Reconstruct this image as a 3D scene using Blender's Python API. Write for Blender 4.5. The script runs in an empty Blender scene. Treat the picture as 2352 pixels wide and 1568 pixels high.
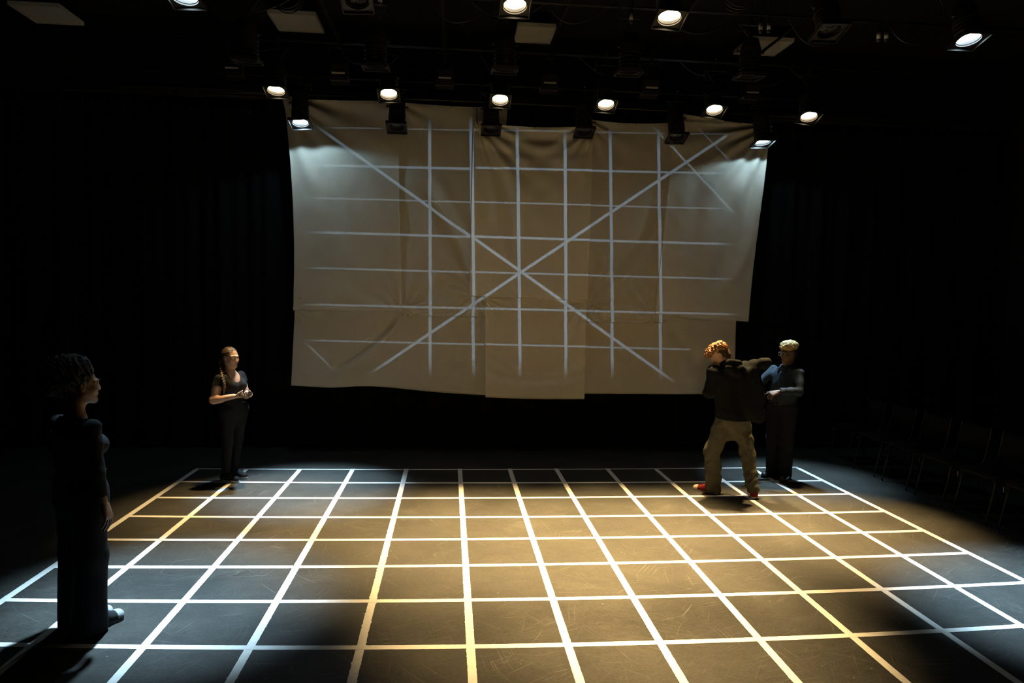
import bpy, bmesh, math, random
import numpy as np
from mathutils import Vector, Matrix

scene = bpy.context.scene
COL = scene.collection
random.seed(7)
PI = math.pi

# ------------------------------------------------------------------ camera
cam_data = bpy.data.cameras.new('camera')
cam_data.sensor_width = 36.0
cam_data.lens = 24.535
cam_data.clip_end = 100
cam = bpy.data.objects.new('camera', cam_data)
COL.objects.link(cam)
_R = Vector((0.9960533, -0.08645149, 0.02009865)); _U = Vector((-0.01417999, 0.06853946, 0.99754763)); _F = Vector((0.08761703, 0.99389561, -0.06704307))
cam.matrix_world = Matrix(((_R.x, _U.x, -_F.x, -0.7287), (_R.y, _U.y, -_F.y, -8.5193), (_R.z, _U.z, -_F.z, 2.1508), (0, 0, 0, 1)))
scene.camera = cam

# ------------------------------------------------------------------ world and exposure
world = bpy.data.worlds.new('world'); scene.world = world
world.use_nodes = True
world.node_tree.nodes['Background'].inputs[0].default_value = (0, 0, 0, 1)
world.node_tree.nodes['Background'].inputs[1].default_value = 0.0
vs = scene.view_settings
vs.view_transform = 'Standard'; vs.look = 'None'; vs.gamma = 1.0; vs.exposure = 0.0
try: vs.use_curve_mapping = False
except Exception: pass

WARM = (1.0, 0.655, 0.265)
COOL = (0.52, 0.80, 1.0)

def spot(name, loc, target, power, color, size_deg, blend, radius=0.09):
    d = bpy.data.lights.new(name, 'SPOT')
    d.energy = power; d.color = color; d.spot_size = math.radians(size_deg); d.spot_blend = blend; d.shadow_soft_size = radius
    o = bpy.data.objects.new(name, d); COL.objects.link(o)
    o.location = loc
    v = Vector(target) - Vector(loc)
    o.rotation_euler = v.to_track_quat('-Z', 'Y').to_euler()
    return o

# every lit fixture: lens position, aim on the floor, colour, power of its beam, cone
COOL_ROW = [(-2.592, .35, 4.183), (-1.430, .35, 4.183), (-0.262, .35, 4.203), (0.917, .35, 4.218), (2.119, .35, 4.195), (3.258, .35, 4.173)]
WARM_ROW = [(-2.736, -.25, 4.392), (-1.475, -.25, 4.410), (-0.194, -.25, 4.402), (1.056, -.25, 4.401), (2.373, -.25, 4.396), (3.552, -.25, 4.364)]
MID_ROW = [(-2.671, -1.6, 4.30), (-1.479, -1.6, 4.30), (-0.244, -1.6, 4.326), (0.986, -1.6, 4.363), (2.206, -1.6, 4.38)]
FRONT_ROW = [(-2.832, -2.7, 4.403), (-1.510, -2.7, 4.456), (-0.246, -2.7, 4.485), (1.041, -2.7, 4.460), (2.428, -2.7, 4.426), (3.685, -2.7, 4.418)]
LIT = {('cool', 0): ((-2.30, -0.85, 0), COOL, 2700, 33), ('cool', 5): ((3.45, -0.55, 0), COOL, 1550, 33),
       ('warm', 0): ((-2.70, -1.60, 0), WARM, 1700, 38), ('warm', 1): ((-1.20, -2.20, 0), WARM, 2900, 38),
       ('warm', 2): ((-0.25, -2.2, 0), WARM, 4500, 38), ('warm', 3): ((0.95, -2.2, 0), WARM, 5200, 38),
       ('warm', 4): ((2.05, -2.2, 0), WARM, 4300, 38), ('warm', 5): ((3.12, -2.10, 0), WARM, 4000, 33),
       ('front', 0): ((-2.70, -3.50, 0), COOL, 3500, 35), ('front', 2): ((-0.15, -3.95, 0), WARM, 2400, 32),
       ('front', 3): ((0.85, -4.05, 0), WARM, 4000, 35), ('front', 5): ((3.75, -3.90, 0), COOL, 3900, 34)}
ROWS = {'cool': COOL_ROW, 'warm': WARM_ROW, 'mid': MID_ROW, 'front': FRONT_ROW}
for (row, i), (tg, colr, pw, deg) in LIT.items():
    L = Vector(ROWS[row][i]); v = (Vector(tg) - L).normalized()
    spot('stage_beam', L + v * 0.06, tg, pw, colr, deg, 1.0)
    if row == 'cool':      # stray light of the lamp, cut off by the edge of its colour frame
        spot('stage_spill', L - v * 0.006, tg, 17 if i == 0 else 12, colr, 170, 0.2, 0.014)

# added warm fill light, unseen behind the viewpoint, brightens the hanging sheets
spot('sheet_fill', (-0.6, -9.8, 3.3), (0.25, 0.75, 1.05), 215, (1.0, 0.68, 0.34), 44, 1.0, 0.25)

# the video projector at the back of the house: throws a pale blue line pattern on the hanging sheets
PJ = Vector((0.3, -9.4, 2.6)); PJT = Vector((0.25, 0.70, 2.70))
SEGS = [(-1.032, 4.401, -0.98, 1.03, 1.), (-0.506, 4.451, -0.405, 1.035, 1.), (0.089, 4.364, 0.205, 1.029, 1.), (0.721, 4.323, 0.822, 1.023, 1.), (1.328, 4.387, 1.47, 1.03, 1.), (1.978, 4.413, 2.14, 1.0, 1.),
        (-2.476, 4.222, 3.107, 4.35, .2), (-2.666, 3.746, -0.479, 3.774, .9), (-0.439, 3.785, 3.058, 3.83, .8), (-2.666, 3.335, 3.078, 3.361, .6), (-2.611, 2.901, 3.098, 2.889, .9), (-2.666, 2.444, 3.119, 2.42, .7), (-2.666, 1.974, 3.2, 1.942, .8), (-2.666, 1.512, 3.16, 1.453, .7),
        (-2.492, 4.259, -0.464, 2.887, 1.1), (-0.441, 2.87, 2.359, 0.99, 1.1), (-1.785, 1.068, 0.158, 2.43, 1.1), (0.158, 2.43, 2.904, 4.325, 1.1), (-2.655, 1.541, -2.177, 1.075, .7), (1.871, 4.437, 3.145, 3.218, .75), (2.431, 4.488, 3.149, 3.828, .35)]
def projector():
    o = spot('projector_beam', PJ, PJT, 1650, (0.42, 0.66, 1.0), 60, 0.1, 0.004)
    d = o.data; d.use_nodes = True
    nt = d.node_tree; N = nt.nodes; LK = nt.links
    em = next(n for n in N if n.type == 'EMISSION')
    geo = N.new('ShaderNodeNewGeometry')
    fwd = (PJT - PJ).normalized(); rt = fwd.cross(Vector((0, 0, 1))).normalized(); up = rt.cross(fwd)
    def vm(op, a, b):
        n = N.new('ShaderNodeVectorMath'); n.operation = op
        for i, q in enumerate((a, b)):
            if hasattr(q, 'is_output'): LK.new(q, n.inputs[i])
            else: n.inputs[i].default_value = q
        return n.outputs['Value'] if op == 'DOT_PRODUCT' else n.outputs['Vector']
    def mm(op, a, b=0.0, c=0.0, clamp=False):
        n = N.new('ShaderNodeMath'); n.operation = op; n.use_clamp = clamp
        for i, q in enumerate((a, b, c)):
            if hasattr(q, 'is_output'): LK.new(q, n.inputs[i])
            else: n.inputs[i].default_value = q
        return n.outputs[0]
    inc = geo.outputs['Incoming']
    z = vm('DOT_PRODUCT', inc, tuple(fwd)); x = mm('DIVIDE', vm('DOT_PRODUCT', inc, tuple(rt)), z); y = mm('DIVIDE', vm('DOT_PRODUCT', inc, tuple(up)), z)
    def pr(X, Z):
        q = Vector((X, 0.70, Z)) - PJ; k = q.dot(fwd); return q.dot(rt) / k, q.dot(up) / k
    out = None
    wd = 0.0215 / 10.1
    for (ax, az, bx, bz, wt) in SEGS:
        a = pr(ax, az); b = pr(bx, bz); L = math.hypot(b[0] - a[0], b[1] - a[1]); dx, dy = (b[0] - a[0]) / L, (b[1] - a[1]) / L
        # distance along and across the line
        t = mm('MULTIPLY_ADD', x, dx, mm('MULTIPLY_ADD', y, dy, -(a[0] * dx + a[1] * dy)))
        s = mm('ABSOLUTE', mm('MULTIPLY_ADD', x, -dy, mm('MULTIPLY_ADD', y, dx, (a[0] * dy - a[1] * dx))))
        w = wd * (1.0 if wt == 1. else .84 * max(wt, .5))
        m = mm('MULTIPLY_ADD', s, -1 / (w * .35), (w * 1.1) / (w * .35), True)
        e0 = mm('MULTIPLY', t, 1 / 0.028, 0, True)
        e1 = mm('MULTIPLY_ADD', t, -1 / 0.028, L / 0.028, True)
        if (ax, az) == (0.158, 2.43) or (bx, bz) in ((0.158, 2.43), (-0.464, 2.887), (-0.479, 3.774)) : e1 = mm('MULTIPLY_ADD', t, -1 / 0.004, (L + .002) / 0.004, True)
        if (ax, az) in ((0.158, 2.43), (-0.441, 2.87), (-0.439, 3.785)): e0 = mm('MULTIPLY_ADD', t, 1 / 0.004, .5, True)
        m = mm('MULTIPLY', m, mm('MULTIPLY', e0, e1))
        m = mm('MULTIPLY', m, 0.2 + 0.8 * min(1, wt))
        out = m if out is None else mm('MAXIMUM', out, m)
    # lens falloff of the projector towards the picture's corners
    r2 = mm('MULTIPLY_ADD', x, x, mm('MULTIPLY', y, y))
    vig = mm('MULTIPLY_ADD', r2, -4.5, 1.0, True)
    st = mm('MULTIPLY', out, mm('MAXIMUM', vig, 0.25))
    LK.new(st, em.inputs['Strength'])
projector()

# ------------------------------------------------------------------ materials
def principled(name, base, rough=0.6, metal=0.0, spec=0.5, noise=0.0, nscale=20.0, bump=0.0, bscale=200.0, coat=0.0):
    m = bpy.data.materials.new(name); m.use_nodes = True
    nt = m.node_tree; b = nt.nodes['Principled BSDF']
    b.inputs['Base Color'].default_value = (*base, 1); b.inputs['Roughness'].default_value = rough
    b.inputs['Metallic'].default_value = metal; b.inputs['Specular IOR Level'].default_value = spec
    if coat: b.inputs['Coat Weight'].default_value = coat
    tc = nt.nodes.new('ShaderNodeTexCoord')
    if noise:
        n = nt.nodes.new('ShaderNodeTexNoise'); n.inputs['Scale'].default_value = nscale; n.inputs['Detail'].default_value = 5
        nt.links.new(tc.outputs['Object'], n.inputs['Vector'])
        r = nt.nodes.new('ShaderNodeValToRGB')
        r.color_ramp.elements[0].position = .3; r.color_ramp.elements[1].position = .7
        r.color_ramp.elements[0].color = (*[c * (1 - noise) for c in base], 1); r.color_ramp.elements[1].color = (*[min(1, c * (1 + noise)) for c in base], 1)
        nt.links.new(n.outputs['Fac'], r.inputs['Fac']); nt.links.new(r.outputs['Color'], b.inputs['Base Color'])
    if bump:
        n = nt.nodes.new('ShaderNodeTexNoise'); n.inputs['Scale'].default_value = bscale; n.inputs['Detail'].default_value = 3
        nt.links.new(tc.outputs['Object'], n.inputs['Vector'])
        bp = nt.nodes.new('ShaderNodeBump'); bp.inputs['Strength'].default_value = bump; bp.inputs['Distance'].default_value = 0.004
        nt.links.new(n.outputs['Fac'], bp.inputs['Height']); nt.links.new(bp.outputs['Normal'], b.inputs['Normal'])
    return m

M = {}
M['black_paint'] = principled('black_paint', (.006, .006, .006), .8, noise=.3, nscale=3)
M['black_drape'] = principled('black_drape', (.004, .004, .004), .95, spec=.1, noise=.3, nscale=60)
M['fixture_black'] = principled('fixture_black', (.018, .017, .016), .5, noise=.3, nscale=30)
M['pipe_metal'] = principled('pipe_metal', (.045, .043, .04), .4, metal=.6, noise=.3, nscale=40)
M['track_metal'] = principled('track_metal', (.10, .09, .08), .45, metal=.5, noise=.3, nscale=30)
M['bright_metal'] = principled('bright_metal', (.5, .5, .5), .3, metal=1.0, noise=.15, nscale=50)
M['cable_black'] = principled('cable_black', (.02, .02, .02), .5, noise=.2, nscale=50)
M['panel_white'] = principled('panel_white', (.75, .72, .64), .8, noise=.1, nscale=300, bump=.4, bscale=300)
M['panel_frame'] = principled('panel_frame', (.7, .68, .62), .6, noise=.05)
M['label_white'] = principled('label_white', (.8, .8, .76), .6, noise=.1)
M['tape'] = principled('tape_white', (.80, .79, .76), .55, noise=.06, nscale=25, bump=.15, bscale=40)
M['chair_fabric'] = principled('chair_fabric', (.010, .010, .0095), .95, spec=.1, noise=.3, nscale=80)
M['chair_metal'] = principled('chair_metal', (.016, .016, .015), .5, metal=.3, noise=.1)
M['glass_dark'] = principled('lens_glass_unlit', (.05, .05, .05), .12, spec=.9, noise=.4, nscale=40, bump=.5, bscale=90)

def emit(name, col, strength):
    m = bpy.data.materials.new(name); m.use_nodes = True
    nt = m.node_tree; b = nt.nodes['Principled BSDF']
    b.inputs['Base Color'].default_value = (.8, .8, .8, 1)
    b.inputs['Emission Color'].default_value = (*col, 1); b.inputs['Emission Strength'].default_value = strength
    return m
M['lens_warm'] = emit('lens_glass_warm', (1.0, .78, .48), 14)
M['lens_cool'] = emit('lens_glass_cool', (.72, .90, 1.0), 22)

def floor_material():
    m = bpy.data.materials.new('dance_floor_vinyl'); m.use_nodes = True
    nt = m.node_tree; N = nt.nodes; LK = nt.links; b = N['Principled BSDF']
    tc = N.new('ShaderNodeTexCoord')
    def noise(scale, detail=4, rough=.55, dist=0, sx=1, sy=1, rot=0, off=0):
        mp = N.new('ShaderNodeMapping'); mp.inputs['Scale'].default_value = (sx, sy, 1); mp.inputs['Rotation'].default_value = (0, 0, rot); mp.inputs['Location'].default_value = (off, off * .7, 0)
        LK.new(tc.outputs['Object'], mp.inputs['Vector'])
        n = N.new('ShaderNodeTexNoise'); n.inputs['Scale'].default_value = scale; n.inputs['Detail'].default_value = detail; n.inputs['Roughness'].default_value = rough; n.inputs['Distortion'].default_value = dist
        LK.new(mp.outputs[0], n.inputs['Vector']); return n.outputs['Fac']
    def mm(op, a, b_=0.0, c=0.0, clamp=False):
        n = N.new('ShaderNodeMath'); n.operation = op; n.use_clamp = clamp
        for i, q in enumerate((a, b_, c)):
            if hasattr(q, 'is_output'): LK.new(q, n.inputs[i])
            else: n.inputs[i].default_value = q
        return n.outputs[0]
    def ramp(v, lo, hi): return mm('MULTIPLY_ADD', v, 1 / (hi - lo), -lo / (hi - lo), True)
    dust = ramp(noise(1.6, 6, .6, .6), .35, .72)
    grime = ramp(noise(9, 6, .65, 1.2, 1, 2.2), .40, .75)
    fine = ramp(noise(75, 4, .75, .3, .6, 1.8), .35, .72)
    # scuff lines: thin level lines of stretched noise, broken up by patches
    def scuff(scale, sx, sy, rot, off, width, plo, phi):
        v = noise(scale, 1, .4, .8, sx, sy, rot, off)
        ln = mm('MULTIPLY_ADD', mm('ABSOLUTE', mm('SUBTRACT', v, .5)), -1 / width, 1.0, True)
        return mm('MULTIPLY', ln, ramp(noise(3.1, 2, .5, 0, 1, 1, rot, off + 5), plo, phi))
    # drag marks: long thin streaks of stretched noise, gently bent, in several directions
    wn = N.new('ShaderNodeTexNoise'); wn.inputs['Scale'].default_value = .9; wn.inputs['Detail'].default_value = 1; LK.new(tc.outputs['Object'], wn.inputs['Vector'])
    wv = N.new('ShaderNodeVectorMath'); wv.operation = 'MULTIPLY_ADD'; LK.new(wn.outputs['Color'], wv.inputs[0]); wv.inputs[1].default_value = (.55, .55, 0); LK.new(tc.outputs['Object'], wv.inputs[2])
    def streak(rot, off, su, sv, lo, hi, plo, phi):
        mp = N.new('ShaderNodeMapping'); mp.vector_type = 'TEXTURE'; mp.inputs['Rotation'].default_value = (0, 0, rot); mp.inputs['Location'].default_value = (off, off * .6, 0); mp.inputs['Scale'].default_value = (1 / su, 1 / sv, 1)
        LK.new(wv.outputs[0], mp.inputs['Vector'])
        n = N.new('ShaderNodeTexNoise'); n.inputs['Scale'].default_value = 1.0; n.inputs['Detail'].default_value = 0; LK.new(mp.outputs[0], n.inputs['Vector'])
        return mm('MULTIPLY', ramp(n.outputs['Fac'], lo, hi), ramp(noise(2.3, 2, .5, 0, 1, 1, rot, off + 5), plo, phi))
    sc = None
    for k, (rot, su, sv) in enumerate(((.15, 2.2, 85), (-.2, 1.6, 110), (.6, 2.5, 95), (-.7, 2.0, 100), (1.15, 2.6, 90), (-1.3, 2.2, 120), (.35, 3.5, 140))):
        q = streak(rot, 3.7 * k + 1, su, sv, .71, .80, .46, .70)
        sc = q if sc is None else mm('MAXIMUM', sc, q)
    sc = mm('MAXIMUM', sc, mm('MULTIPLY', scuff(1.1, 1, 1.6, -.6, 15, .004, .52, .7), .8))
    vor = N.new('ShaderNodeTexVoronoi'); vor.inputs['Scale'].default_value = 7; LK.new(tc.outputs['Object'], vor.inputs['Vector'])
    spk = mm('LESS_THAN', vor.outputs['Distance'], .028)
    val = mm('MULTIPLY_ADD', dust, .020, .010)
    val = mm('MULTIPLY_ADD', grime, .014, val)
    val = mm('MULTIPLY_ADD', fine, .030, val)
    val = mm('MULTIPLY_ADD', sc, .062, val)
    val = mm('MULTIPLY_ADD', spk, .22, val)
    cx = N.new('ShaderNodeCombineXYZ')
    LK.new(mm('MULTIPLY', val, 1.0), cx.inputs[0]); LK.new(mm('MULTIPLY', val, .98), cx.inputs[1]); LK.new(mm('MULTIPLY', val, .88), cx.inputs[2])
    LK.new(cx.outputs[0], b.inputs['Base Color'])
    LK.new(mm('MULTIPLY_ADD', grime, .06, .56), b.inputs['Roughness'])
    b.inputs['Specular IOR Level'].default_value = .25
    bp = N.new('ShaderNodeBump'); bp.inputs['Strength'].default_value = .08; bp.inputs['Distance'].default_value = .001
    LK.new(fine, bp.inputs['Height']); LK.new(bp.outputs['Normal'], b.inputs['Normal'])
    return m
M['floor'] = floor_material()

def cloth_material(k=1.0):
    m = bpy.data.materials.new('cotton_sheet'); m.use_nodes = True
    nt = m.node_tree; N = nt.nodes; LK = nt.links
    N.remove(N['Principled BSDF']); out = N['Material Output']
    tc = N.new('ShaderNodeTexCoord')
    w = N.new('ShaderNodeTexNoise'); w.inputs['Scale'].default_value = 140; w.inputs['Detail'].default_value = 3
    LK.new(tc.outputs['Object'], w.inputs['Vector'])
    r = N.new('ShaderNodeValToRGB'); r.color_ramp.elements[0].position = .3; r.color_ramp.elements[1].position = .7
    r.color_ramp.elements[0].color = (.64 * k, .60 * k, .50 * k, 1); r.color_ramp.elements[1].color = (.76 * k, .72 * k, .615 * k, 1)
    LK.new(w.outputs['Fac'], r.inputs['Fac'])
    df = N.new('ShaderNodeBsdfDiffuse'); tr = N.new('ShaderNodeBsdfTranslucent')
    LK.new(r.outputs['Color'], df.inputs['Color']); LK.new(r.outputs['Color'], tr.inputs['Color'])
    bp = N.new('ShaderNodeBump'); bp.inputs['Strength'].default_value = .12; bp.inputs['Distance'].default_value = .004
    LK.new(w.outputs['Fac'], bp.inputs['Height']); LK.new(bp.outputs['Normal'], df.inputs['Normal'])
    mx = N.new('ShaderNodeMixShader'); mx.inputs['Fac'].default_value = .25
    LK.new(df.outputs[0], mx.inputs[1]); LK.new(tr.outputs[0], mx.inputs[2]); LK.new(mx.outputs[0], out.inputs['Surface'])
    return m
CLOTH = [cloth_material(k) for k in (1.0, 1.00, 1.17, .98, 1.02, 1.06, 1.20, 1.06)]
M['cloth'] = CLOTH[0]

def skin_material(name, base, lips):
    m = bpy.data.materials.new(name); m.use_nodes = True
    nt = m.node_tree; N = nt.nodes; LK = nt.links; b = N['Principled BSDF']
    at = N.new('ShaderNodeAttribute'); at.attribute_name = 'lip'
    tc = N.new('ShaderNodeTexCoord'); n = N.new('ShaderNodeTexNoise'); n.inputs['Scale'].default_value = 25; LK.new(tc.outputs['Object'], n.inputs['Vector'])
    r = N.new('ShaderNodeValToRGB'); r.color_ramp.elements[0].color = (*[c * .85 for c in base], 1); r.color_ramp.elements[1].color = (*[min(1, c * 1.15) for c in base], 1)
    LK.new(n.outputs['Fac'], r.inputs['Fac'])
    mx = N.new('ShaderNodeMix'); mx.data_type = 'RGBA'
    LK.new(at.outputs['Fac'], mx.inputs[0]); LK.new(r.outputs['Color'], mx.inputs[6]); mx.inputs[7].default_value = (*lips, 1)
    LK.new(mx.outputs[2], b.inputs['Base Color'])
    b.inputs['Roughness'].default_value = .5; b.inputs['Subsurface Weight'].default_value = .08; b.inputs['Subsurface Radius'].default_value = (.01, .004, .002)
    return m

# ------------------------------------------------------------------ object helpers
def link_mesh(name, me, mat, parent=None, smooth=True):
    o = bpy.data.objects.new(name, me); COL.objects.link(o)
    if mat is not None: me.materials.append(mat)
    if smooth and len(me.polygons): me.polygons.foreach_set('use_smooth', np.ones(len(me.polygons), bool))
    if parent is not None: o.parent = parent
    return o
def from_bm(name, bm, mat, parent=None, smooth=False):
    me = bpy.data.meshes.new(name); bm.normal_update(); bm.to_mesh(me); bm.free()
    return link_mesh(name, me, mat, parent, smooth)
def from_arrays(name, v, f, mat, parent=None, smooth=True):
    me = bpy.data.meshes.new(name); me.from_pydata([tuple(q) for q in v], [], [tuple(q) for q in f]); me.update()
    return link_mesh(name, me, mat, parent, smooth)
def tag(o, label, cat, group=None):
    o['label'] = label; o['category'] = cat
    if group: o['group'] = group
    return o
def structure(o):
    o['kind'] = 'structure'; return o
def empty(name, loc, label, cat, group=None, rz=0):
    o = bpy.data.objects.new(name, None); COL.objects.link(o); o.empty_display_size = .1
    o.location = loc; o.rotation_euler = (0, 0, rz)
    return tag(o, label, cat, group)

def bm_box(bm, c, s, mat=None):
    r = bmesh.ops.create_cube(bm, size=1.0); vs_ = r['verts']
    for v in vs_:
        v.co = Vector((v.co.x * s[0], v.co.y * s[1], v.co.z * s[2]))
        if mat is not None: v.co = mat @ v.co
        v.co += Vector(c)
    return vs_
def frame_of(d):
    d = Vector(d).normalized(); a = Vector((0, 0, 1)) if abs(d.z) < .95 else Vector((1, 0, 0))
    r = d.cross(a).normalized(); u = r.cross(d); return r, u, d
def bm_tube(bm, pts, r, seg=10, cap=True, radii=None):
    pts = [Vector(p) for p in pts]; rings = []
    prev = None
    for i, p in enumerate(pts):
        d = (pts[min(i + 1, len(pts) - 1)] - pts[max(i - 1, 0)])
        if prev is None: a, b, _ = frame_of(d)
        else:
            dn = d.normalized(); a = (prev - dn * prev.dot(dn)).normalized(); b = a.cross(dn) * -1
            b = dn.cross(a)
        prev = a
        rr = radii[i] if radii else r
        rings.append([bm.verts.new(p + (a * math.cos(2 * PI * k / seg) + b * math.sin(2 * PI * k / seg)) * rr) for k in range(seg)])
    for i in range(len(rings) - 1):
        for k in range(seg): bm.faces.new((rings[i][k], rings[i][(k + 1) % seg], rings[i + 1][(k + 1) % seg], rings[i + 1][k]))
    if cap and len(rings) > 1:
        bm.faces.new(list(reversed(rings[0]))); bm.faces.new(rings[-1])
def bm_lathe(bm, prof, seg=28, mat=None, close=False):
    """revolve (r, z) profile about local z"""
    rings = []
    for (r, z) in prof:
        if r < 1e-6:
            p = Vector((0, 0, z)); rings.append([bm.verts.new(mat @ p if mat is not None else p)])
        else:
            ring = []
            for k in range(seg):
                p = Vector((r * math.cos(2 * PI * k / seg), r * math.sin(2 * PI * k / seg), z))
                ring.append(bm.verts.new(mat @ p if mat is not None else p))
            rings.append(ring)
    n = len(rings)
    for i in range(n if close else n - 1):
        A, B = rings[i], rings[(i + 1) % n]
        for k in range(seg):
            k2 = (k + 1) % seg
            if len(A) == 1 and len(B) == 1: continue
            if len(A) == 1: bm.faces.new((A[0], B[k2], B[k]))
            elif len(B) == 1: bm.faces.new((A[k], A[k2], B[0]))
            else: bm.faces.new((A[k], A[k2], B[k2], B[k]))

def catmull(pts, n=8):
    pts = [Vector(p) for p in pts]; out = []
    P = [pts[0] * 2 - pts[1]] + pts + [pts[-1] * 2 - pts[-2]]
    for i in range(1, len(P) - 2):
        for k in range(n):
            t = k / n; a, b, c, d = P[i - 1], P[i], P[i + 1], P[i + 2]
            out.append(.5 * ((2 * b) + (c - a) * t + (2 * a - 5 * b + 4 * c - d) * t * t + (3 * b - a - 3 * c + d) * t ** 3))
    out.append(pts[-1]); return out

# ------------------------------------------------------------------ room shell
def plane_box(name, c, s, mat):
    bm = bmesh.new(); bm_box(bm, c, s); return structure(from_bm(name, bm, mat))
plane_box('floor', (0, -4.5, -.05), (15.2, 12.2, .1), M['floor'])
plane_box('wall_back', (0, 1.65, 2.85), (15.2, .1, 5.9), M['black_paint'])
plane_box('wall_left', (-7.55, -4.5, 2.85), (.1, 12.2, 5.9), M['black_paint'])
plane_box('wall_right', (7.55, -4.5, 2.85), (.1, 12.2, 5.9), M['black_paint'])
plane_box('wall_front', (0, -10.65, 2.85), (15.2, .1, 5.9), M['black_paint'])
plane_box('ceiling', (0, -4.5, 5.85), (15.2, 12.4, .1), M['black_paint'])

# ------------------------------------------------------------------ white tape grid
DEP = [(-3.7189, .00762), (-3.1436, .01309), (-2.5133, .00569), (-1.8879, .0044), (-1.2446, .00041), (-.5933, -.00288), (.0214, .00043), (.6014, -.00042), (1.2475, -.00067), (1.8638, -.00258), (2.5205, -.00136), (3.1314, .00138), (3.7427, -.00714)]
ROWQ = [(.0054, .00262, -.07593), (.00522, -.00649, -.68475), (.0057, -.00015, -1.27244), (.00712, -.00407, -1.91079), (.0067, .00091, -2.51384), (.00756, .00413, -3.10777), (.0098, -.00082, -3.74028), (.01275, -.00607, -4.3934), (.009, .0, -5.06)]
def tape_strip(pts, w, z0, th, seed, rough):
    rnd = random.Random(seed); bm = bmesh.new(); L = []
    n = len(pts)
    for i, p in enumerate(pts):
        d = (Vector(pts[min(i + 1, n - 1)]) - Vector(pts[max(i - 1, 0)])).normalized(); s = Vector((-d.y, d.x, 0))
        e1 = w / 2 + rnd.uniform(-1, 1) * .0006 + (rnd.choice((0, 0, 0, 0, 0, 0, 1)) * rnd.uniform(-.002, .003) * rough)
        e2 = w / 2 + rnd.uniform(-1, 1) * .0006 + (rnd.choice((0, 0, 0, 0, 0, 0, 1)) * rnd.uniform(-.002, .003) * rough)
        P = Vector(p); a = P + s * e1; b = P - s * e2
        L.append([bm.verts.new((a.x, a.y, z0)), bm.verts.new((a.x, a.y, z0 + th)), bm.verts.new((b.x, b.y, z0 + th)), bm.verts.new((b.x, b.y, z0))])
    for i in range(n - 1):
        for k in range(4): bm.faces.new((L[i][k], L[i][(k + 1) % 4], L[i + 1][(k + 1) % 4], L[i + 1][k]))
    bm.faces.new(L[0][::-1]); bm.faces.new(L[-1])
    return bm
ORD = ['first', 'second', 'third', 'fourth', 'fifth', 'sixth', 'seventh', 'eighth', 'ninth', 'tenth', 'eleventh', 'twelfth', 'thirteenth']
for i, (a, b) in enumerate(DEP):
    y0 = -5.9 if i not in (10, 11, 12) else -5.02
    pts = [(a + b * y, y, 0) for y in np.linspace(-.03, y0, 420)]
    bm = tape_strip(pts, .052 if i not in (0, 12) else .055, 0.0, .0008, i, 2.2 if i == 4 else (1.2 if i in (3, 5) else .7))
    lab = ('white floor tape line running up the stage, %s line from the left' % ORD[i]) if i < 12 else 'white floor tape line along the right edge of the grid'
    if i == 0: lab = 'white floor tape line along the left edge of the grid'
    tag(from_bm('tape_line', bm, M['tape']), lab, 'tape line', 'white tape lines running up the stage floor')
for j, (c2, c1, c0) in enumerate(ROWQ):
    xl = DEP[0][0] - .02; xr = DEP[12][0] + .02
    if j == 8: xl = 1.9
    pts = [(x, c0 + c1 * x + c2 * x * x, 0) for x in np.linspace(xl, xr, 420)]
    bm = tape_strip(pts, .05 if j else .034, .0008, .0008, 50 + j, .5)
    lab = 'white floor tape line across the stage, %s line from the back' % ORD[j]
    if j == 0: lab = 'white floor tape line across the stage at the back edge of the grid'
    tag(from_bm('tape_line', bm, M['tape']), lab, 'tape line', 'white tape lines running across the stage floor')

# thin seams between the vinyl floor strips behind the grid
for k, (x0, y0, x1, y1) in enumerate(((-1.24, .05, -1.22, .8), (1.25, .05, 1.22, .8))):
    bm = bmesh.new(); bm_tube(bm, [(x0, y0, .0004), (x1, y1, .0004)], .004, 4)
    structure(from_bm('trim_%d' % (k + 1), bm, M['track_metal']))

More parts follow.
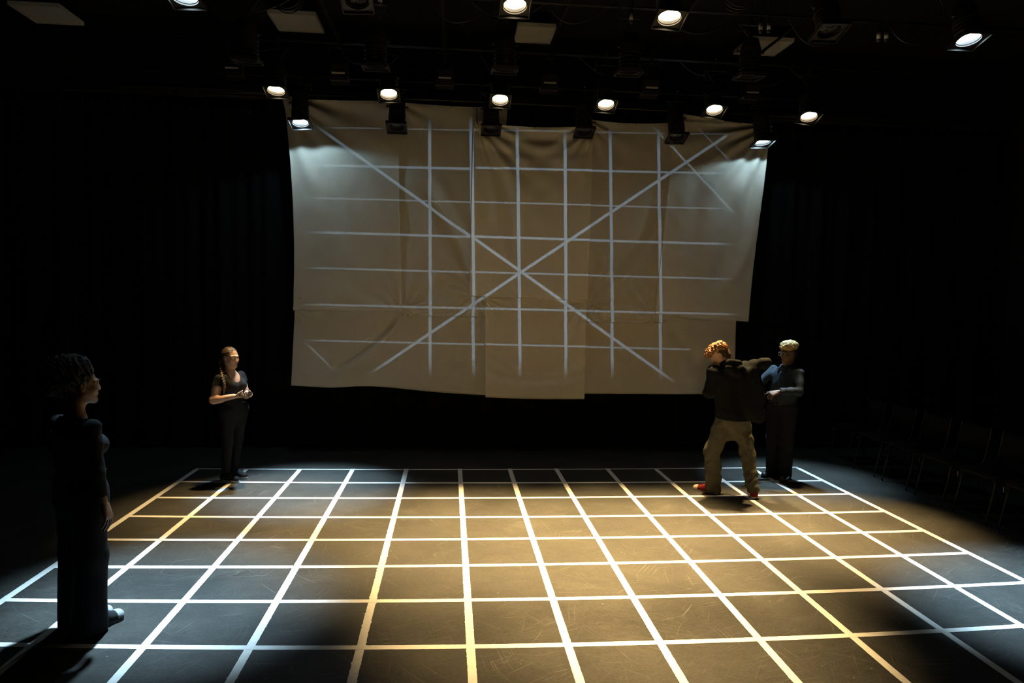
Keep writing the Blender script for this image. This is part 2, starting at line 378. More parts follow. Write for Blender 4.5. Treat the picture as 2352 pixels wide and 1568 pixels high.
# ------------------------------------------------------------------ hanging sheets
def sheet(name, label, TL, TR, BL, BR, y0, sag_t=0.0, sag_b=0.0, folds=(), seed=0, tilt=0.0, hem=.045, topfn=None, botfn=None, edge=()):
    n, m_ = 110, 130
    s = np.linspace(0, 1, n)[:, None]; t = np.linspace(0, 1, m_)[None, :]     # s across, t down
    TL, TR, BL, BR = map(np.array, (TL, TR, BL, BR))
    X = (TL[0] * (1 - s) + TR[0] * s) * (1 - t) + (BL[0] * (1 - s) + BR[0] * s) * t
    zt = TL[1] * (1 - s) + TR[1] * s - sag_t * 4 * s * (1 - s) + (topfn(s) if topfn else 0)
    zb = BL[1] * (1 - s) + BR[1] * s - sag_b * 4 * s * (1 - s) + (botfn(s) if botfn else 0)
    Z = zt * (1 - t) + zb * t
    for (side, amt) in edge:       # bow of the side edges
        if side == 'l': X = X + amt * 4 * t * (1 - t) * (1 - s)
        else: X = X + amt * 4 * t * (1 - t) * s
    Y = np.zeros_like(X) + y0 + tilt * t
    rs = np.random.RandomState(seed)
    for _ in range(7):
        kx, kz, ph = rs.uniform(-5, 5), rs.uniform(-2.5, 2.5), rs.uniform(0, 6.3)
        Y += .0015 * np.sin(kx * X + kz * Z + ph)
    for _ in range(10):            # small creases
        kx, kz, ph = rs.uniform(-30, 30), rs.uniform(-22, 22), rs.uniform(0, 6.3)
        Y += .0007 * np.sin(kx * X + kz * Z + ph + 1.5 * np.sin(3 * X + ph))
    for f in folds:
        if f[0] == 'rad':          # creases fanning from a pinned corner
            _, cx, cz, amp, cnt, R, ph = f; amp = amp * 2.2
            dx, dz = X - cx, Z - cz; r = np.sqrt(dx * dx + dz * dz); th = np.arctan2(dz, dx)
            Y += amp * np.sin(cnt * th + ph + .6 * np.sin(2.3 * th)) * np.exp(-r / R) * np.minimum(1, r / .1)
        if f[0] == 'crs':          # one long crease
            _, ax, az, bx, bz, amp, w = f; amp = amp * 2.4
            L = math.hypot(bx - ax, bz - az); ux, uz = (bx - ax) / L, (bz - az) / L
            tt = (X - ax) * ux + (Z - az) * uz; dd = -(X - ax) * uz + (Z - az) * ux
            bow = .06 * L * np.sin(PI * np.clip(tt / L, 0, 1))
            dd = dd - bow
            win = np.clip(tt / (.15 * L), 0, 1) * np.clip((L - tt) / (.25 * L), 0, 1)
            Y += amp * win * (np.exp(-(dd / w) ** 2) - .6 * np.exp(-((dd - 1.6 * w) / w) ** 2))
        if f[0] == 'sag':          # swagged hem: curved folds under a drooping edge
            _, cx, cz, a, amp, w = f; amp = amp * 2.2
            dd = Z - (cz + a * (X - cx) ** 2); Y += amp * np.exp(-(dd / w) ** 2)
    v = np.stack([X, Y, Z], -1).reshape(-1, 3)
    idx = np.arange(n * m_).reshape(n, m_)
    q = np.stack([idx[:-1, :-1], idx[:-1, 1:], idx[1:, 1:], idx[1:, :-1]], -1).reshape(-1, 4)
    o = from_arrays(name, v, q, CLOTH[seed - 1])
    tag(o, label, 'sheet', 'pale cotton sheets hung behind the stage')
    # stitched hem along the bottom
    bm = bmesh.new(); P = v.reshape(n, m_, 3); ring = []
    for i in range(n):
        p = Vector(P[i, -1]); q2 = Vector(P[i, -2]); up = (q2 - p).normalized()
        ring.append([bm.verts.new(p + Vector((0, -.004, 0)) + up * hem), bm.verts.new(p + Vector((0, -.0075, 0)) + up * hem * .5), bm.verts.new(p + Vector((0, -.004, 0)) - up * .004), bm.verts.new(p + Vector((0, .004, 0)))])
    for i in range(n - 1):
        for k in range(3): bm.faces.new((ring[i][k], ring[i][k + 1], ring[i + 1][k + 1], ring[i + 1][k]))
    from_bm('hem', bm, CLOTH[seed - 1], o, True)
    for side in (0, -1):                    # narrow side hems
        bm = bmesh.new(); L2 = []
        for j in range(m_):
            p = Vector(P[side, j]); q2 = Vector(P[1 if side == 0 else -2, j]); iv = (q2 - p).normalized()
            L2.append([bm.verts.new(p + Vector((0, -.003, 0)) - iv * .002), bm.verts.new(p + Vector((0, -.006, 0)) + iv * .010), bm.verts.new(p + Vector((0, -.003, 0)) + iv * .022)])
        for j in range(m_ - 1):
            for k in range(2): bm.faces.new((L2[j][k], L2[j][k + 1], L2[j + 1][k + 1], L2[j + 1][k]))
        from_bm('hem', bm, CLOTH[seed - 1], o, True)
    for i in (3, n // 2, n - 4):            # dark clips that hold the top edge: to the batten pipe, or to the sheets above
        p = Vector(P[i, 0]); bm = bmesh.new()
        if p.z > 3: bm_tube(bm, [p + Vector((0, -.006, -.012)), p + Vector((0, .0, .012)), Vector((p.x, .80, 4.65))], .006, 6)
        else: bm_tube(bm, [p + Vector((0, .004, -.01)), p + Vector((0, -.01, .0)), Vector((p.x, min(.70, p.y - .03), p.z))], .004, 6)
        from_bm('clip', bm, M['fixture_black'], o)
    return o
W_ = np.exp
sheet('fabric_sheet', 'pale sheet hanging at the left end under the bright cool lamp', (-2.892, 4.60), (-1.45, 4.62), (-2.765, 1.895), (-1.37, 1.90), .742,
      sag_t=.035, folds=[('rad', -2.93, 4.66, .020, 17, 1.3, 0), ('rad', -1.4, 1.9, .008, 12, .5, 1), ('crs', -2.7, 4.1, -2.1, 2.6, .012, .09)], seed=1, edge=(('l', .06),))
sheet('fabric_sheet', 'pale sheet second from the left, its top edge above the middle lamps', (-1.50, 4.60), (-.03, 4.585), (-1.372, 1.845), (-.25, 1.85), .757,
      sag_t=.02, folds=[('rad', -1.5, 4.6, .006, 12, .8, 0), ('rad', -.4, 2.15, .010, 14, .7, 0), ('crs', -1.15, 3.6, -.42, 2.2, .020, .10), ('crs', -1.2, 2.1, -.5, 2.3, .005, .08), ('rad', -1.36, 1.95, .010, 12, .5, 2)], seed=2)
sheet('fabric_sheet', 'pale sheet in the middle, pinned lower at its top corners so it sags', (-.475, 4.37), (1.10, 4.375), (-.485, 2.125), (1.07, 2.095), .655,
      sag_t=.05, folds=[('rad', -.49, 4.40, .018, 22, .9, .5), ('rad', 1.12, 4.41, .014, 20, .7, 1.2), ('sag', .31, 4.16, .14, .014, .05), ('sag', .31, 3.98, .10, .007, .05), ('crs', -.42, 4.2, .1, 2.5, .016, .10)], seed=3)
sheet('fabric_sheet', 'pale sheet right of the middle, with its lower right corner folded under', (1.0, 4.475), (2.33, 4.50), (.98, 1.80), (2.268, 1.81), .732,
      sag_t=.045, folds=[('crs', 2.1, 3.6, 1.1, 2.1, .016, .09), ('rad', 1.1, 2.05, .010, 14, .6, .4), ('rad', 2.05, 1.87, .008, 18, .4, 0), ('rad', 1.0, 4.48, .008, 14, .6, 0), ('crs', 1.1, 2.0, 2.2, 1.95, .006, .05)], seed=4)
sheet('fabric_sheet', 'pale sheet hanging at the right end with a slanting outer edge', (2.20, 4.60), (3.52, 4.48), (2.015, 1.935), (3.31, 1.85), .685,
      sag_t=.02, folds=[('rad', 3.55, 4.50, .018, 20, 1.2, 0), ('crs', 3.25, 4.1, 2.95, 2.3, .016, .08), ('crs', 3.05, 3.6, 2.72, 2.1, .012, .10), ('crs', 2.5, 3.9, 2.35, 2.5, .008, .12)], seed=5,
      botfn=lambda s: -.035 * np.clip(s * 3, 0, 1) + .03 * s + .008 * np.sin(9 * s), edge=(('r', -.03),))
sheet('fabric_sheet', 'pale lower sheet at the left, below the left end sheet', (-2.75, 2.05), (-.20, 2.05), (-2.805, .903), (-.24, .795), .805,
      folds=[('crs', -1.42, 1.88, -2.35, 1.08, .020, .055), ('rad', -2.75, 1.9, .006, 10, .5, 0), ('rad', -.3, 1.9, .006, 12, .5, 1), ('crs', -.7, 1.15, -.3, 1.2, .004, .04)], seed=6,
      botfn=lambda s: .045 * np.exp(-((s - .42) / .25) ** 2) - .02 * np.exp(-((s - .2) / .12) ** 2))
sheet('fabric_sheet', 'pale narrow lower sheet in the middle, overlapping both its neighbours', (-.285, 2.20), (1.07, 2.17), (-.254, .785), (1.076, .77), .695,
      sag_b=.012, folds=[('sag', .41, 1.00, .30, .012, .05), ('sag', .41, 1.12, .55, .016, .08), ('rad', -.29, 2.1, .008, 14, .5, 0), ('rad', 1.07, 2.07, .008, 14, .5, 1)], seed=7, hem=.05)
sheet('fabric_sheet', 'pale lower sheet at the right, partly behind the young man in the hooded jacket', (1.0, 2.0), (3.18, 1.98), (1.0, .828), (3.207, .842), .795,
      sag_b=.006, folds=[('crs', 1.1, 1.7, 1.9, 1.0, .008, .1), ('crs', 2.2, 1.8, 2.7, 1.1, .008, .09)], seed=8)
# batten pipe the sheets are tied to
bm = bmesh.new(); bm_tube(bm, [(-3.4, .80, 4.65), (4.0, .80, 4.65)], .022, 12)
bat = tag(from_bm('batten_pipe', bm, M['fixture_black']), 'black batten pipe right above the hanging pale sheets', 'pipe')
for x in (-3.2, -1.2, .9, 3.8):
    bm = bmesh.new(); bm_tube(bm, [(x, .80, 4.65), (x, .80, 5.82)], .004, 6); from_bm('hanging_wire', bm, M['fixture_black'], bat)
bm = None

# ------------------------------------------------------------------ black drapes and their track
def drape(name, label, x0, x1, ztop, y0, seed, lumps=0):
    rs = np.random.RandomState(seed); n, m_ = int((x1 - x0) * 60), 40
    s = np.linspace(0, 1, n)[:, None]; t = np.linspace(0, 1, m_)[None, :]
    X = x0 + (x1 - x0) * s + 0 * t; Z = ztop * (1 - t) + .012 * t + 0 * s
    ph = rs.uniform(0, 6.3)
    Y = y0 + .05 * np.sin(X * 14 + 2.2 * np.sin(X * 1.7 + ph) + .5 * t) * (.6 + .4 * t) + .02 * np.sin(X * 31 + ph)
    if lumps:
        low = np.exp(-((1 - t) / .09) ** 2)
        Y = Y - low * (.10 + .07 * np.sin(X * 4.1 + 1) * np.sin(X * 2.3)) * 1.0
    v = np.stack([X, Y, Z], -1).reshape(-1, 3); idx = np.arange(n * m_).reshape(n, m_)
    q = np.stack([idx[:-1, :-1], idx[:-1, 1:], idx[1:, 1:], idx[1:, :-1]], -1).reshape(-1, 4)
    o = from_arrays(name, v, q, M['black_drape'])
    tag(o, label, 'curtain', 'black curtains at the back of the stage')
    k = 0
    xx = x0 + .12
    while xx < x1 - .05:                       # ties that hold the curtain to its track
        bm = bmesh.new()
        bm_tube(bm, [(xx, y0 - .02, ztop - .01), (xx + .006, y0 - .03, ztop + .05), (xx, y0 - .01, ztop + .10)], .006, 6)
        bm_tube(bm, [(xx + .006, y0 - .03, ztop + .05), (xx + .016, y0 - .045, ztop - .04), (xx + .006, y0 - .05, ztop - .09)], .004, 6)
        from_bm('tie', bm, M['track_metal'], o, True); xx += .262; k += 1
    return o
drape('stage_curtain', 'black pleated curtain at the back, left of the hanging sheets', -7.2, -2.75, 4.53, 1.15, 1)
drape('stage_curtain', 'black pleated curtain behind the hanging sheets, bunched on the floor', -2.72, 3.35, 4.60, 1.20, 2, 1)
drape('stage_curtain', 'black pleated curtain at the back, right of the hanging sheets', 3.38, 7.2, 4.53, 1.15, 3)
def track(label, x0, x1, y, z):
    bm = bmesh.new(); bm_box(bm, ((x0 + x1) / 2, y, z), (x1 - x0, .07, .10)); 
    o = tag(from_bm('curtain_track', bm, M['fixture_black']), label, 'curtain track')
    for dz in (-.035, 0.0, .035):
        bm = bmesh.new(); bm_tube(bm, [(x0, y - .036, z + dz), (x1, y - .036, z + dz)], .007, 8); from_bm('rail', bm, M['track_metal'], o, True)
    return o
track('dark curtain track along the back, left of the lamps', -6.9, -2.75, 1.10, 4.70)
track('dark curtain track along the back, behind the lamps and sheets', -2.70, 3.30, 1.10, 4.76)
track('dark curtain track along the back, right of the lamps', 3.36, 6.9, 1.10, 4.70)

# ------------------------------------------------------------------ lighting rig
PIPE_Z = 4.98
def pipe(label, a, b, r=.024, mat='pipe_metal'):
    bm = bmesh.new(); bm_tube(bm, [a, b], r, 12)
    return tag(from_bm('rig_pipe', bm, M[mat], None, True), label, 'pipe', 'rig pipes under the ceiling')
pipe('black rig pipe across the stage carrying the back row of lamps', (-6.5, .42, PIPE_Z - .22), (6.5, .42, PIPE_Z - .22))
pipe('black rig pipe across the stage carrying the row of six lit warm lamps', (-6.5, -.17, PIPE_Z), (6.5, -.17, PIPE_Z))
pipe('black rig pipe across the stage carrying the dark barrels hanging straight down', (-6.5, -1.58, PIPE_Z), (6.5, -1.58, PIPE_Z))
pipe('black rig pipe across the stage carrying the nearest row of lamps', (-6.5, -2.62, PIPE_Z + .05), (6.5, -2.62, PIPE_Z + .05))
for x, lab in ((-3.42, 'rig pipe running front to back, furthest to the left'), (-2.14, 'rig pipe running front to back, just right of the left ceiling panel'), (-.86, 'rig pipe running front to back, left of the middle ceiling panel'),
               (.45, 'rig pipe running front to back, crossing the middle ceiling panel'), (1.75, 'rig pipe running front to back, second from the right'), (3.05, 'rig pipe running front to back, furthest to the right')):
    pipe(lab, (x, -4.5, 5.2), (x, 1.0, 5.2), .022)

def fixture(lens, aim, label, lit=None, pipe_z=PIPE_Z, pipe_y=None, group='stage lamps hung from the rig', barrel=.34, name='stage_lamp', roll=0.0):
    L = Vector(lens); d = (Vector(aim) - L).normalized()
    r = d.cross(Vector((0, 1, 0))).normalized() * -1
    u = d.cross(r).normalized()
    R3 = Matrix((r, u, -d)).transposed()
    if roll: R3 = R3 @ Matrix.Rotation(roll, 3, 'Z')
    T = Matrix.Translation(L) @ R3.to_4x4()
    piv = L - d * (.05 + barrel * .5)
    root = empty(name, (piv.x, pipe_y if pipe_y is not None else piv.y, pipe_z), label, 'stage light', group)
    inv = Matrix.Translation(-root.location)
    def put(nm, bm, mat, smooth=False, lab=None, parent=root):
        bmesh.ops.recalc_face_normals(bm, faces=bm.faces)
        bm.transform(inv if parent is root else inv)
        o = from_bm(nm, bm, M[mat], parent, smooth)
        if lab: o['label'] = lab
        return o
    # barrel with cooling ribs and a tapered back
    prof = [(.092, .016), (.100, .016), (.100, .05)]
    z = .06
    for k in range(4): prof += [(.106, z), (.106, z + .008), (.100, z + .010), (.100, z + .034)]; z += .036
    prof += [(.098, barrel * .72), (.088, barrel * .80), (.070, barrel * .97), (.045, barrel), (0, barrel)]
    bm = bmesh.new(); bm_lathe(bm, prof, 30, T); bm_lathe(bm, [(.092, .016), (.092, .080), (.10, .085)], 30, T)
    bar = put('barrel', bm, 'fixture_black', False)
    # square colour frame with a round hole
    bm = bmesh.new(); seg = 32; q = .122
    ro, ri = [], []
    for zz in (0.0, .014):
        A, B = [], []
        for k in range(seg):
            a = 2 * PI * k / seg; c, s = math.cos(a), math.sin(a); mx = max(abs(c), abs(s))
            A.append(bm.verts.new(T @ Vector((q * c / mx, q * s / mx, zz)))); B.append(bm.verts.new(T @ Vector((.097 * c, .097 * s, zz))))
        ro.append(A); ri.append(B)
    for k in range(seg):
        k2 = (k + 1) % seg
        bm.faces.new((ro[0][k], ro[0][k2], ri[0][k2], ri[0][k])); bm.faces.new((ro[1][k2], ro[1][k], ri[1][k], ri[1][k2]))
        bm.faces.new((ro[0][k2], ro[0][k], ro[1][k], ro[1][k2])); bm.faces.new((ri[0][k], ri[0][k2], ri[1][k2], ri[1][k]))
    for sx, sy, wx, wy in ((0, q, 2 * q, .008), (0, -q, 2 * q, .008), (q, 0, .008, 2 * q), (-q, 0, .008, 2 * q)):   # raised lips of the frame holder
        R = R3
        vv = bm_box(bm, (0, 0, 0), (wx, wy, .036))
        for v in vv: v.co = T @ (v.co + Vector((sx, sy, -.006)))
    put('color_frame', bm, 'fixture_black')
    # slightly domed lens, set back in the barrel
    bm = bmesh.new(); pr = [(.0915 * math.cos(a), .046 - .018 * math.sin(a)) for a in np.linspace(0, PI / 2, 8)]
    pr[-1] = (0, pr[-1][1]); bm_lathe(bm, pr, 30, T)
    put('lens', bm, {None: 'glass_dark', 'warm': 'lens_warm', 'cool': 'lens_cool'}[lit], True, {None: 'dark glass lens', 'warm': 'glowing warm lens', 'cool': 'glowing cool white lens'}[lit])
    # yoke: two flat arms and a crossbar, hung by a clamp from the pipe
    bm = bmesh.new(); topz = pipe_z - .10
    for sx in (-1, 1):
        a = piv + r * (.112 * sx); b = Vector((root.location.x + .112 * sx, root.location.y, topz))
        w = Vector((0, .014, 0)); th = Vector((.003, 0, 0))
        vv = [bm.verts.new(p + w * i + th * k) for p in (a, b) for i, k in ((-1, -1), (1, -1), (1, 1), (-1, 1))]
        for k in range(4): bm.faces.new((vv[k], vv[(k + 1) % 4], vv[4 + (k + 1) % 4], vv[4 + k]))
        bm.faces.new(vv[0:4][::-1]); bm.faces.new(vv[4:8])
    bm_box(bm, (root.location.x, root.location.y, topz), (.235, .03, .006))
    yk = put('yoke', bm, 'fixture_black')
    for sx in (-1, 1):
        bm = bmesh.new(); a = piv + r * (.104 * sx); bm_tube(bm, [a, a + r * (.03 * sx)], .018, 10); put('knob', bm, 'fixture_black', False, None, yk)
    bm = bmesh.new(); X, Y, Z = root.location
    bm_box(bm, (X, Y, pipe_z - .06), (.036, .05, .075)); 
    pts = [(X, Y + .036 * math.cos(a), pipe_z + .036 * math.sin(a)) for a in np.linspace(-2.2, 2.4, 12)]
    bm_tube(bm, pts, .011, 6)
    put('clamp', bm, 'fixture_black')
    bm = bmesh.new(); rb = L - d * (.016 + barrel)
    sgn = 1 if (int(X * 100) % 2) else -1
    c = catmull([rb + d * .02, rb - d * .06 + Vector((.05 * sgn, 0, 0)), Vector((X + .13 * sgn, Y, pipe_z - .16)), Vector((X + .12 * sgn, Y - .03, pipe_z + .01)), Vector((X + .2 * sgn, Y + .02, pipe_z + .022))], 6)
    bm_tube(bm, c, .006, 6); put('power_cable', bm, 'cable_black', True)
    return root

def aim_down(L, dy=-1.4, dx=0.0): return (L[0] + dx, L[1] + dy, 0)
PLACE = {('cool', 0): 'at the left end of the row before the sheets', ('cool', 5): 'at the right end of the row before the sheets',
 ('warm', 0): 'leftmost of the row of six, beside the left sheet', ('warm', 1): 'second from the left in the row of six', ('warm', 2): 'third from the left in the row of six',
 ('warm', 3): 'fourth from the left in the row of six', ('warm', 4): 'fifth from the left in the row of six', ('warm', 5): 'rightmost of the row of six, beyond the sheets',
 ('front', 0): 'cut off at the top left', ('front', 2): 'large and near, at the top centre', ('front', 3): 'large and near, right of the top centre lamp', ('front', 5): 'large and near, alone at the top right'}
UNL = {('cool', 1): 'unlit black lamp in front of the sheets, second from the left', ('cool', 2): 'unlit black lamp over the upper left corner of the middle sheet',
 ('cool', 3): 'unlit black lamp over the upper right corner of the middle sheet', ('cool', 4): 'unlit black lamp in front of the sheets, second from the right',
 ('front', 1): 'unlit near stage lamp cut off at the top, left of the centre lamp', ('front', 4): 'unlit near stage lamp with a grey lens, left of the lit top right lamp'}
for row, lst in ROWS.items():
    for i, L in enumerate(lst):
        key = (row, i); lit = None
        if key in LIT:
            tg = LIT[key][0]; lit = 'cool' if LIT[key][1] is COOL else 'warm'
            lab = 'lit %s lamp %s' % ('cool white' if lit == 'cool' else 'warm white', PLACE[key]); aim = tg
        elif row == 'mid':
            lab = 'dark lamp barrel hanging straight down in the middle rig row, %s' % ['furthest left', 'second from the left', 'third from the left', 'second from the right', 'furthest right'][i]; aim = (L[0], L[1] + .35, 0)
        else:
            lab = UNL[key]; aim = aim_down(L, -1.35, .15 if row == 'front' else 0)
        off = {'cool': -.22, 'warm': 0, 'mid': 0, 'front': .05}[row]
        py = {'cool': .42, 'warm': -.17, 'mid': -1.58, 'front': -2.62}[row]
        fixture(L, aim, lab, lit, PIPE_Z + off, py, barrel=.46 if row == 'cool' else .36)

# compact flood lamps between the lit ones on the same pipe
for i, x in enumerate((-3.22, -2.047, -.837, .385, 1.604, 2.839)):
    z = 4.60
    root = empty('flood_lamp', (x, -.17, PIPE_Z), 'small dark flood lamp in the lit row, %s' % ['furthest to the left', 'second from the left', 'third from the left', 'fourth from the left', 'fifth from the left', 'furthest to the right'][i], 'stage light', 'small flood lamps between the lit lamps')
    def put(nm, bm, mat, lab=None):
        bmesh.ops.recalc_face_normals(bm, faces=bm.faces); bm.transform(Matrix.Translation((0, 0, z - PIPE_Z)))
        o = from_bm(nm, bm, M[mat], root)
        if lab: o['label'] = lab
        return o
    bm = bmesh.new(); bm_box(bm, (0, 0, .06), (.20, .15, .14)); bmesh.ops.bevel(bm, geom=bm.edges[:], offset=.012, segments=2, affect='EDGES')
    for k in range(6): bm_box(bm, (-.08 + .032 * k, .0, .138), (.006, .14, .03))
    put('housing', bm, 'fixture_black')
    bm = bmesh.new(); bm_box(bm, (0, -.005, -.02), (.22, .17, .012)); bm_box(bm, (0, -.092, -.035), (.22, .006, .05)); bm_box(bm, (0, .082, -.035), (.22, .006, .05)); put('barn_door', bm, 'fixture_black')
    bm = bmesh.new(); bm_box(bm, (0, -.079, .025), (.145, .008, .02)); put('lens', bm, 'panel_white', 'pale strip painted as the lens glint')  # white strip puts the glint of the lens into the colour
    bm = bmesh.new()
    for sx in (-1, 1): bm_box(bm, (sx * .108, 0, .20), (.005, .025, .26))
    bm_box(bm, (0, 0, .33), (.22, .025, .006)); bm_box(bm, (0, 0, .36), (.034, .045, .07)); put('yoke', bm, 'fixture_black')
    bm = bmesh.new(); bm_tube(bm, catmull([(.05, .03, .14), (.07, .02, .24), (.02, -.03, .31), (.09, -.02, .40)], 6), .006, 6); bm_tube(bm, catmull([(-.04, .03, .14), (-.06, -.04, .22), (-.03, -.05, .33)], 6), .005, 6)
    put('power_cable', bm, 'cable_black')

# loose cables looped over the pipes
CAB = [('loop', (-2.287, -1.72, 4.86), .13, 'cable coil hanging below the left ceiling panel'), ('loop', (3.25, -2.6, 4.60), .24, 'thin cable arc hanging between the two right hand near lamps'), ('loop', (1.66, -2.6, 4.75), .14, 'thin cable coil above the near lamps, right of the centre')]
for kind, c, r, lab in CAB:
    bm = bmesh.new(); pts = []
    turns = 2.6 if r < .2 else .86
    a0 = PI * .5 if r < .2 else PI * .75
    for a in np.linspace(0, 2 * PI * turns, int(34 * turns)):
        k = 1 + .10 * math.sin(a * .9 + 1)
        pts.append((c[0] + r * k * math.cos(a0 - a) * 1.05, c[1] - .045 + .006 * a, c[2] + r * k * math.sin(a0 - a)))
    if r > .2: pts = pts
    bm_tube(bm, pts, .006, 6)
    tag(from_bm('cable', bm, M['cable_black'] if r < .2 else M['pipe_metal'], None, True), lab, 'cable', 'cables hanging in the rig')
rnd = random.Random(3)
pl = [(-2.10, -.17), (-1.0, -1.58), (-.60, -1.58), (-.45, -.17), (.15, -1.58), (.72, -.17), (1.30, -1.58), (1.95, -.17), (2.60, -1.58), (2.75, -.17), (3.3, -.17), (-3.0, -1.58), (-3.3, -.17), (.5, -2.62), (-.9, -2.62), (1.75, -2.62)]
for k, (x, y) in enumerate(pl):
    zp = PIPE_Z + (.05 if y < -2 else 0); ln = rnd.uniform(.5, .9); dp = rnd.uniform(.12, .26)
    pts = catmull([(x, y + .031, zp + .01), (x + ln * .25, y + .06, zp - dp * .8), (x + ln * .5, y + .055, zp - dp), (x + ln * .8, y + .06, zp - dp * .55), (x + ln, y + .031, zp + .01)], 8)
    bm = bmesh.new(); bm_tube(bm, pts, .0065, 6)
    row = {-.17: 'lit lamp row', -1.58: 'middle rig row', -2.62: 'nearest rig row'}[y]
    tag(from_bm('cable', bm, M['cable_black'], None, True), 'thin black cable drooping in the %s, %s from the left' % (row, ORD[sum(1 for q in pl if q[1] == y and q[0] < x)]), 'cable', 'cables hanging in the rig')
# cable plugs with pale tape labels
PLG = [((-1.335, -2.66, 4.50), 'plug with a pale tape label beside the unlit top left lamp'), ((.743, -2.6, 4.49), 'plug with a pale tape label left of the lit lamp right of centre'), ((1.868, -2.6, 4.47), 'plug with a pale tape label in the nearer pair, left one, right of centre'),
       ((1.94, -2.6, 4.475), 'plug with a pale tape label in the nearer pair, right one, right of centre'), ((2.93, -2.6, 4.45), 'plug with a pale tape label in the far right pair, left one'), ((3.0, -2.6, 4.455), 'plug with a pale tape label in the far right pair, right one')]
for (x, y, z), lab in PLG:
    root = empty('cable_plug', (x, y, z), lab, 'plug', 'labelled plugs hanging in the rig')
    bm = bmesh.new(); bm_lathe(bm, [(0, -.05), (.014, -.05), (.016, -.02), (.016, .03), (.009, .06), (.006, .07)], 12); from_bm('plug_body', bm, M['cable_black'], root, True)
    bm = bmesh.new(); bm_lathe(bm, [(.0165, -.028), (.0168, -.028), (.0168, .028), (.0165, .028)], 12); from_bm('tape_label', bm, M['label_white'], root, True)
    bm = bmesh.new(); bm_tube(bm, catmull([(0, 0, .06), (.01, .0, .18), (-.02, -.01, .34), (.03, -.02, PIPE_Z + .06 - z)], 6), .005, 6); from_bm('cord', bm, M['cable_black'], root, True)

# white ceiling panels
for (x, y, w, dp, lab) in ((-2.76, .93, .59, .60, 'white square ceiling panel at the upper left, crossed by a pipe'), (.315, .90, .50, .60, 'white square ceiling panel right of the top centre lamp'), (3.46, .93, .60, .58, 'white square ceiling panel at the upper right, mostly behind lamps'), (-5.90, 1.1, .60, .6, 'dim white ceiling panel at the far left')):
    root = empty('ceiling_panel', (x, y, 5.6), lab, 'ceiling panel', 'white ceiling panels')
    bm = bmesh.new(); bm_box(bm, (0, 0, 0), (w - .04, dp - .04, .03)); from_bm('panel', bm, M['panel_white'], root)
    bm = bmesh.new()
    for sx in (-1, 1): bm_box(bm, (sx * (w / 2 - .01), 0, -.004), (.02, dp, .05)); bm_box(bm, (0, sx * (dp / 2 - .01), -.004), (w - .04, .02, .05))
    from_bm('frame', bm, M['panel_frame'], root)
    bm = bmesh.new()
    for sx in (-1, 1):
        for sy in (-1, 1): bm_tube(bm, [(sx * w * .42, sy * dp * .42, 0.02), (sx * w * .42, sy * dp * .42, .205)], .004, 6)
    from_bm('hanger_rod', bm, M['pipe_metal'], root)

# ------------------------------------------------------------------ row of chairs at the right edge
def chair(x, y, rz, label):
    root = empty('stacking_chair', (x, y, 0), label, 'chair', 'black chairs in a row at the right', rz)
    # local: faces -x ; width along y
    def tube(nm, pts, r=.011, mat='chair_metal'):
        bm = bmesh.new(); bm_tube(bm, catmull(pts, 6), r, 8); return from_bm(nm, bm, M[mat], root, True)
    for sy in (-1, 1):
        w = .215 * sy
        tube('leg', [(-.25, w, .012), (-.20, w, .25), (-.165, w, .44)])
        tube('leg', [(.27, w, .012), (.20, w, .25), (.155, w, .44)])
        tube('back_upright', [(.14, w, .43), (.20, w, .50), (.235, w, .66), (.265, w, .84)], .012)
        bm = bmesh.new(); bm_tube(bm, [(-.19, w, .435), (.16, w, .435)], .011, 8); from_bm('seat_rail', bm, M['chair_metal'], root, True)
        for xx in (-.25, .27):
            bm = bmesh.new(); bm_tube(bm, [(xx, w, 0), (xx, w, .03)], .015, 8); from_bm('foot_cap', bm, M['cable_black'], root)
    bm = bmesh.new(); bm_box(bm, (-.015, 0, .472), (.43, .43, .055)); bmesh.ops.bevel(bm, geom=bm.edges[:], offset=.02, segments=3, affect='EDGES'); from_bm('seat', bm, M['chair_fabric'], root, True)
    bm = bmesh.new(); bm_box(bm, (.235, 0, .70), (.035, .40, .27), Matrix.Rotation(.17, 3, 'Y')); bmesh.ops.bevel(bm, geom=bm.edges[:], offset=.014, segments=3, affect='EDGES'); from_bm('backrest', bm, M['chair_fabric'], root, True)
    bm = bmesh.new(); bm_box(bm, (-.20, .215, .40), (.05, .012, .05)); from_bm('ganging_hook', bm, M['track_metal'], root)
    return root
cl = ['nearest the viewer', 'second from the viewer', 'third from the viewer', 'fourth from the viewer', 'fifth from the viewer', 'furthest back']
for k, y in enumerate((-2.665, -2.065, -1.465, -.865, -.265, .335)):
    chair(4.73, y, rnd.uniform(-.03, .03), 'black stacking chair in the row at the right, %s' % cl[k])

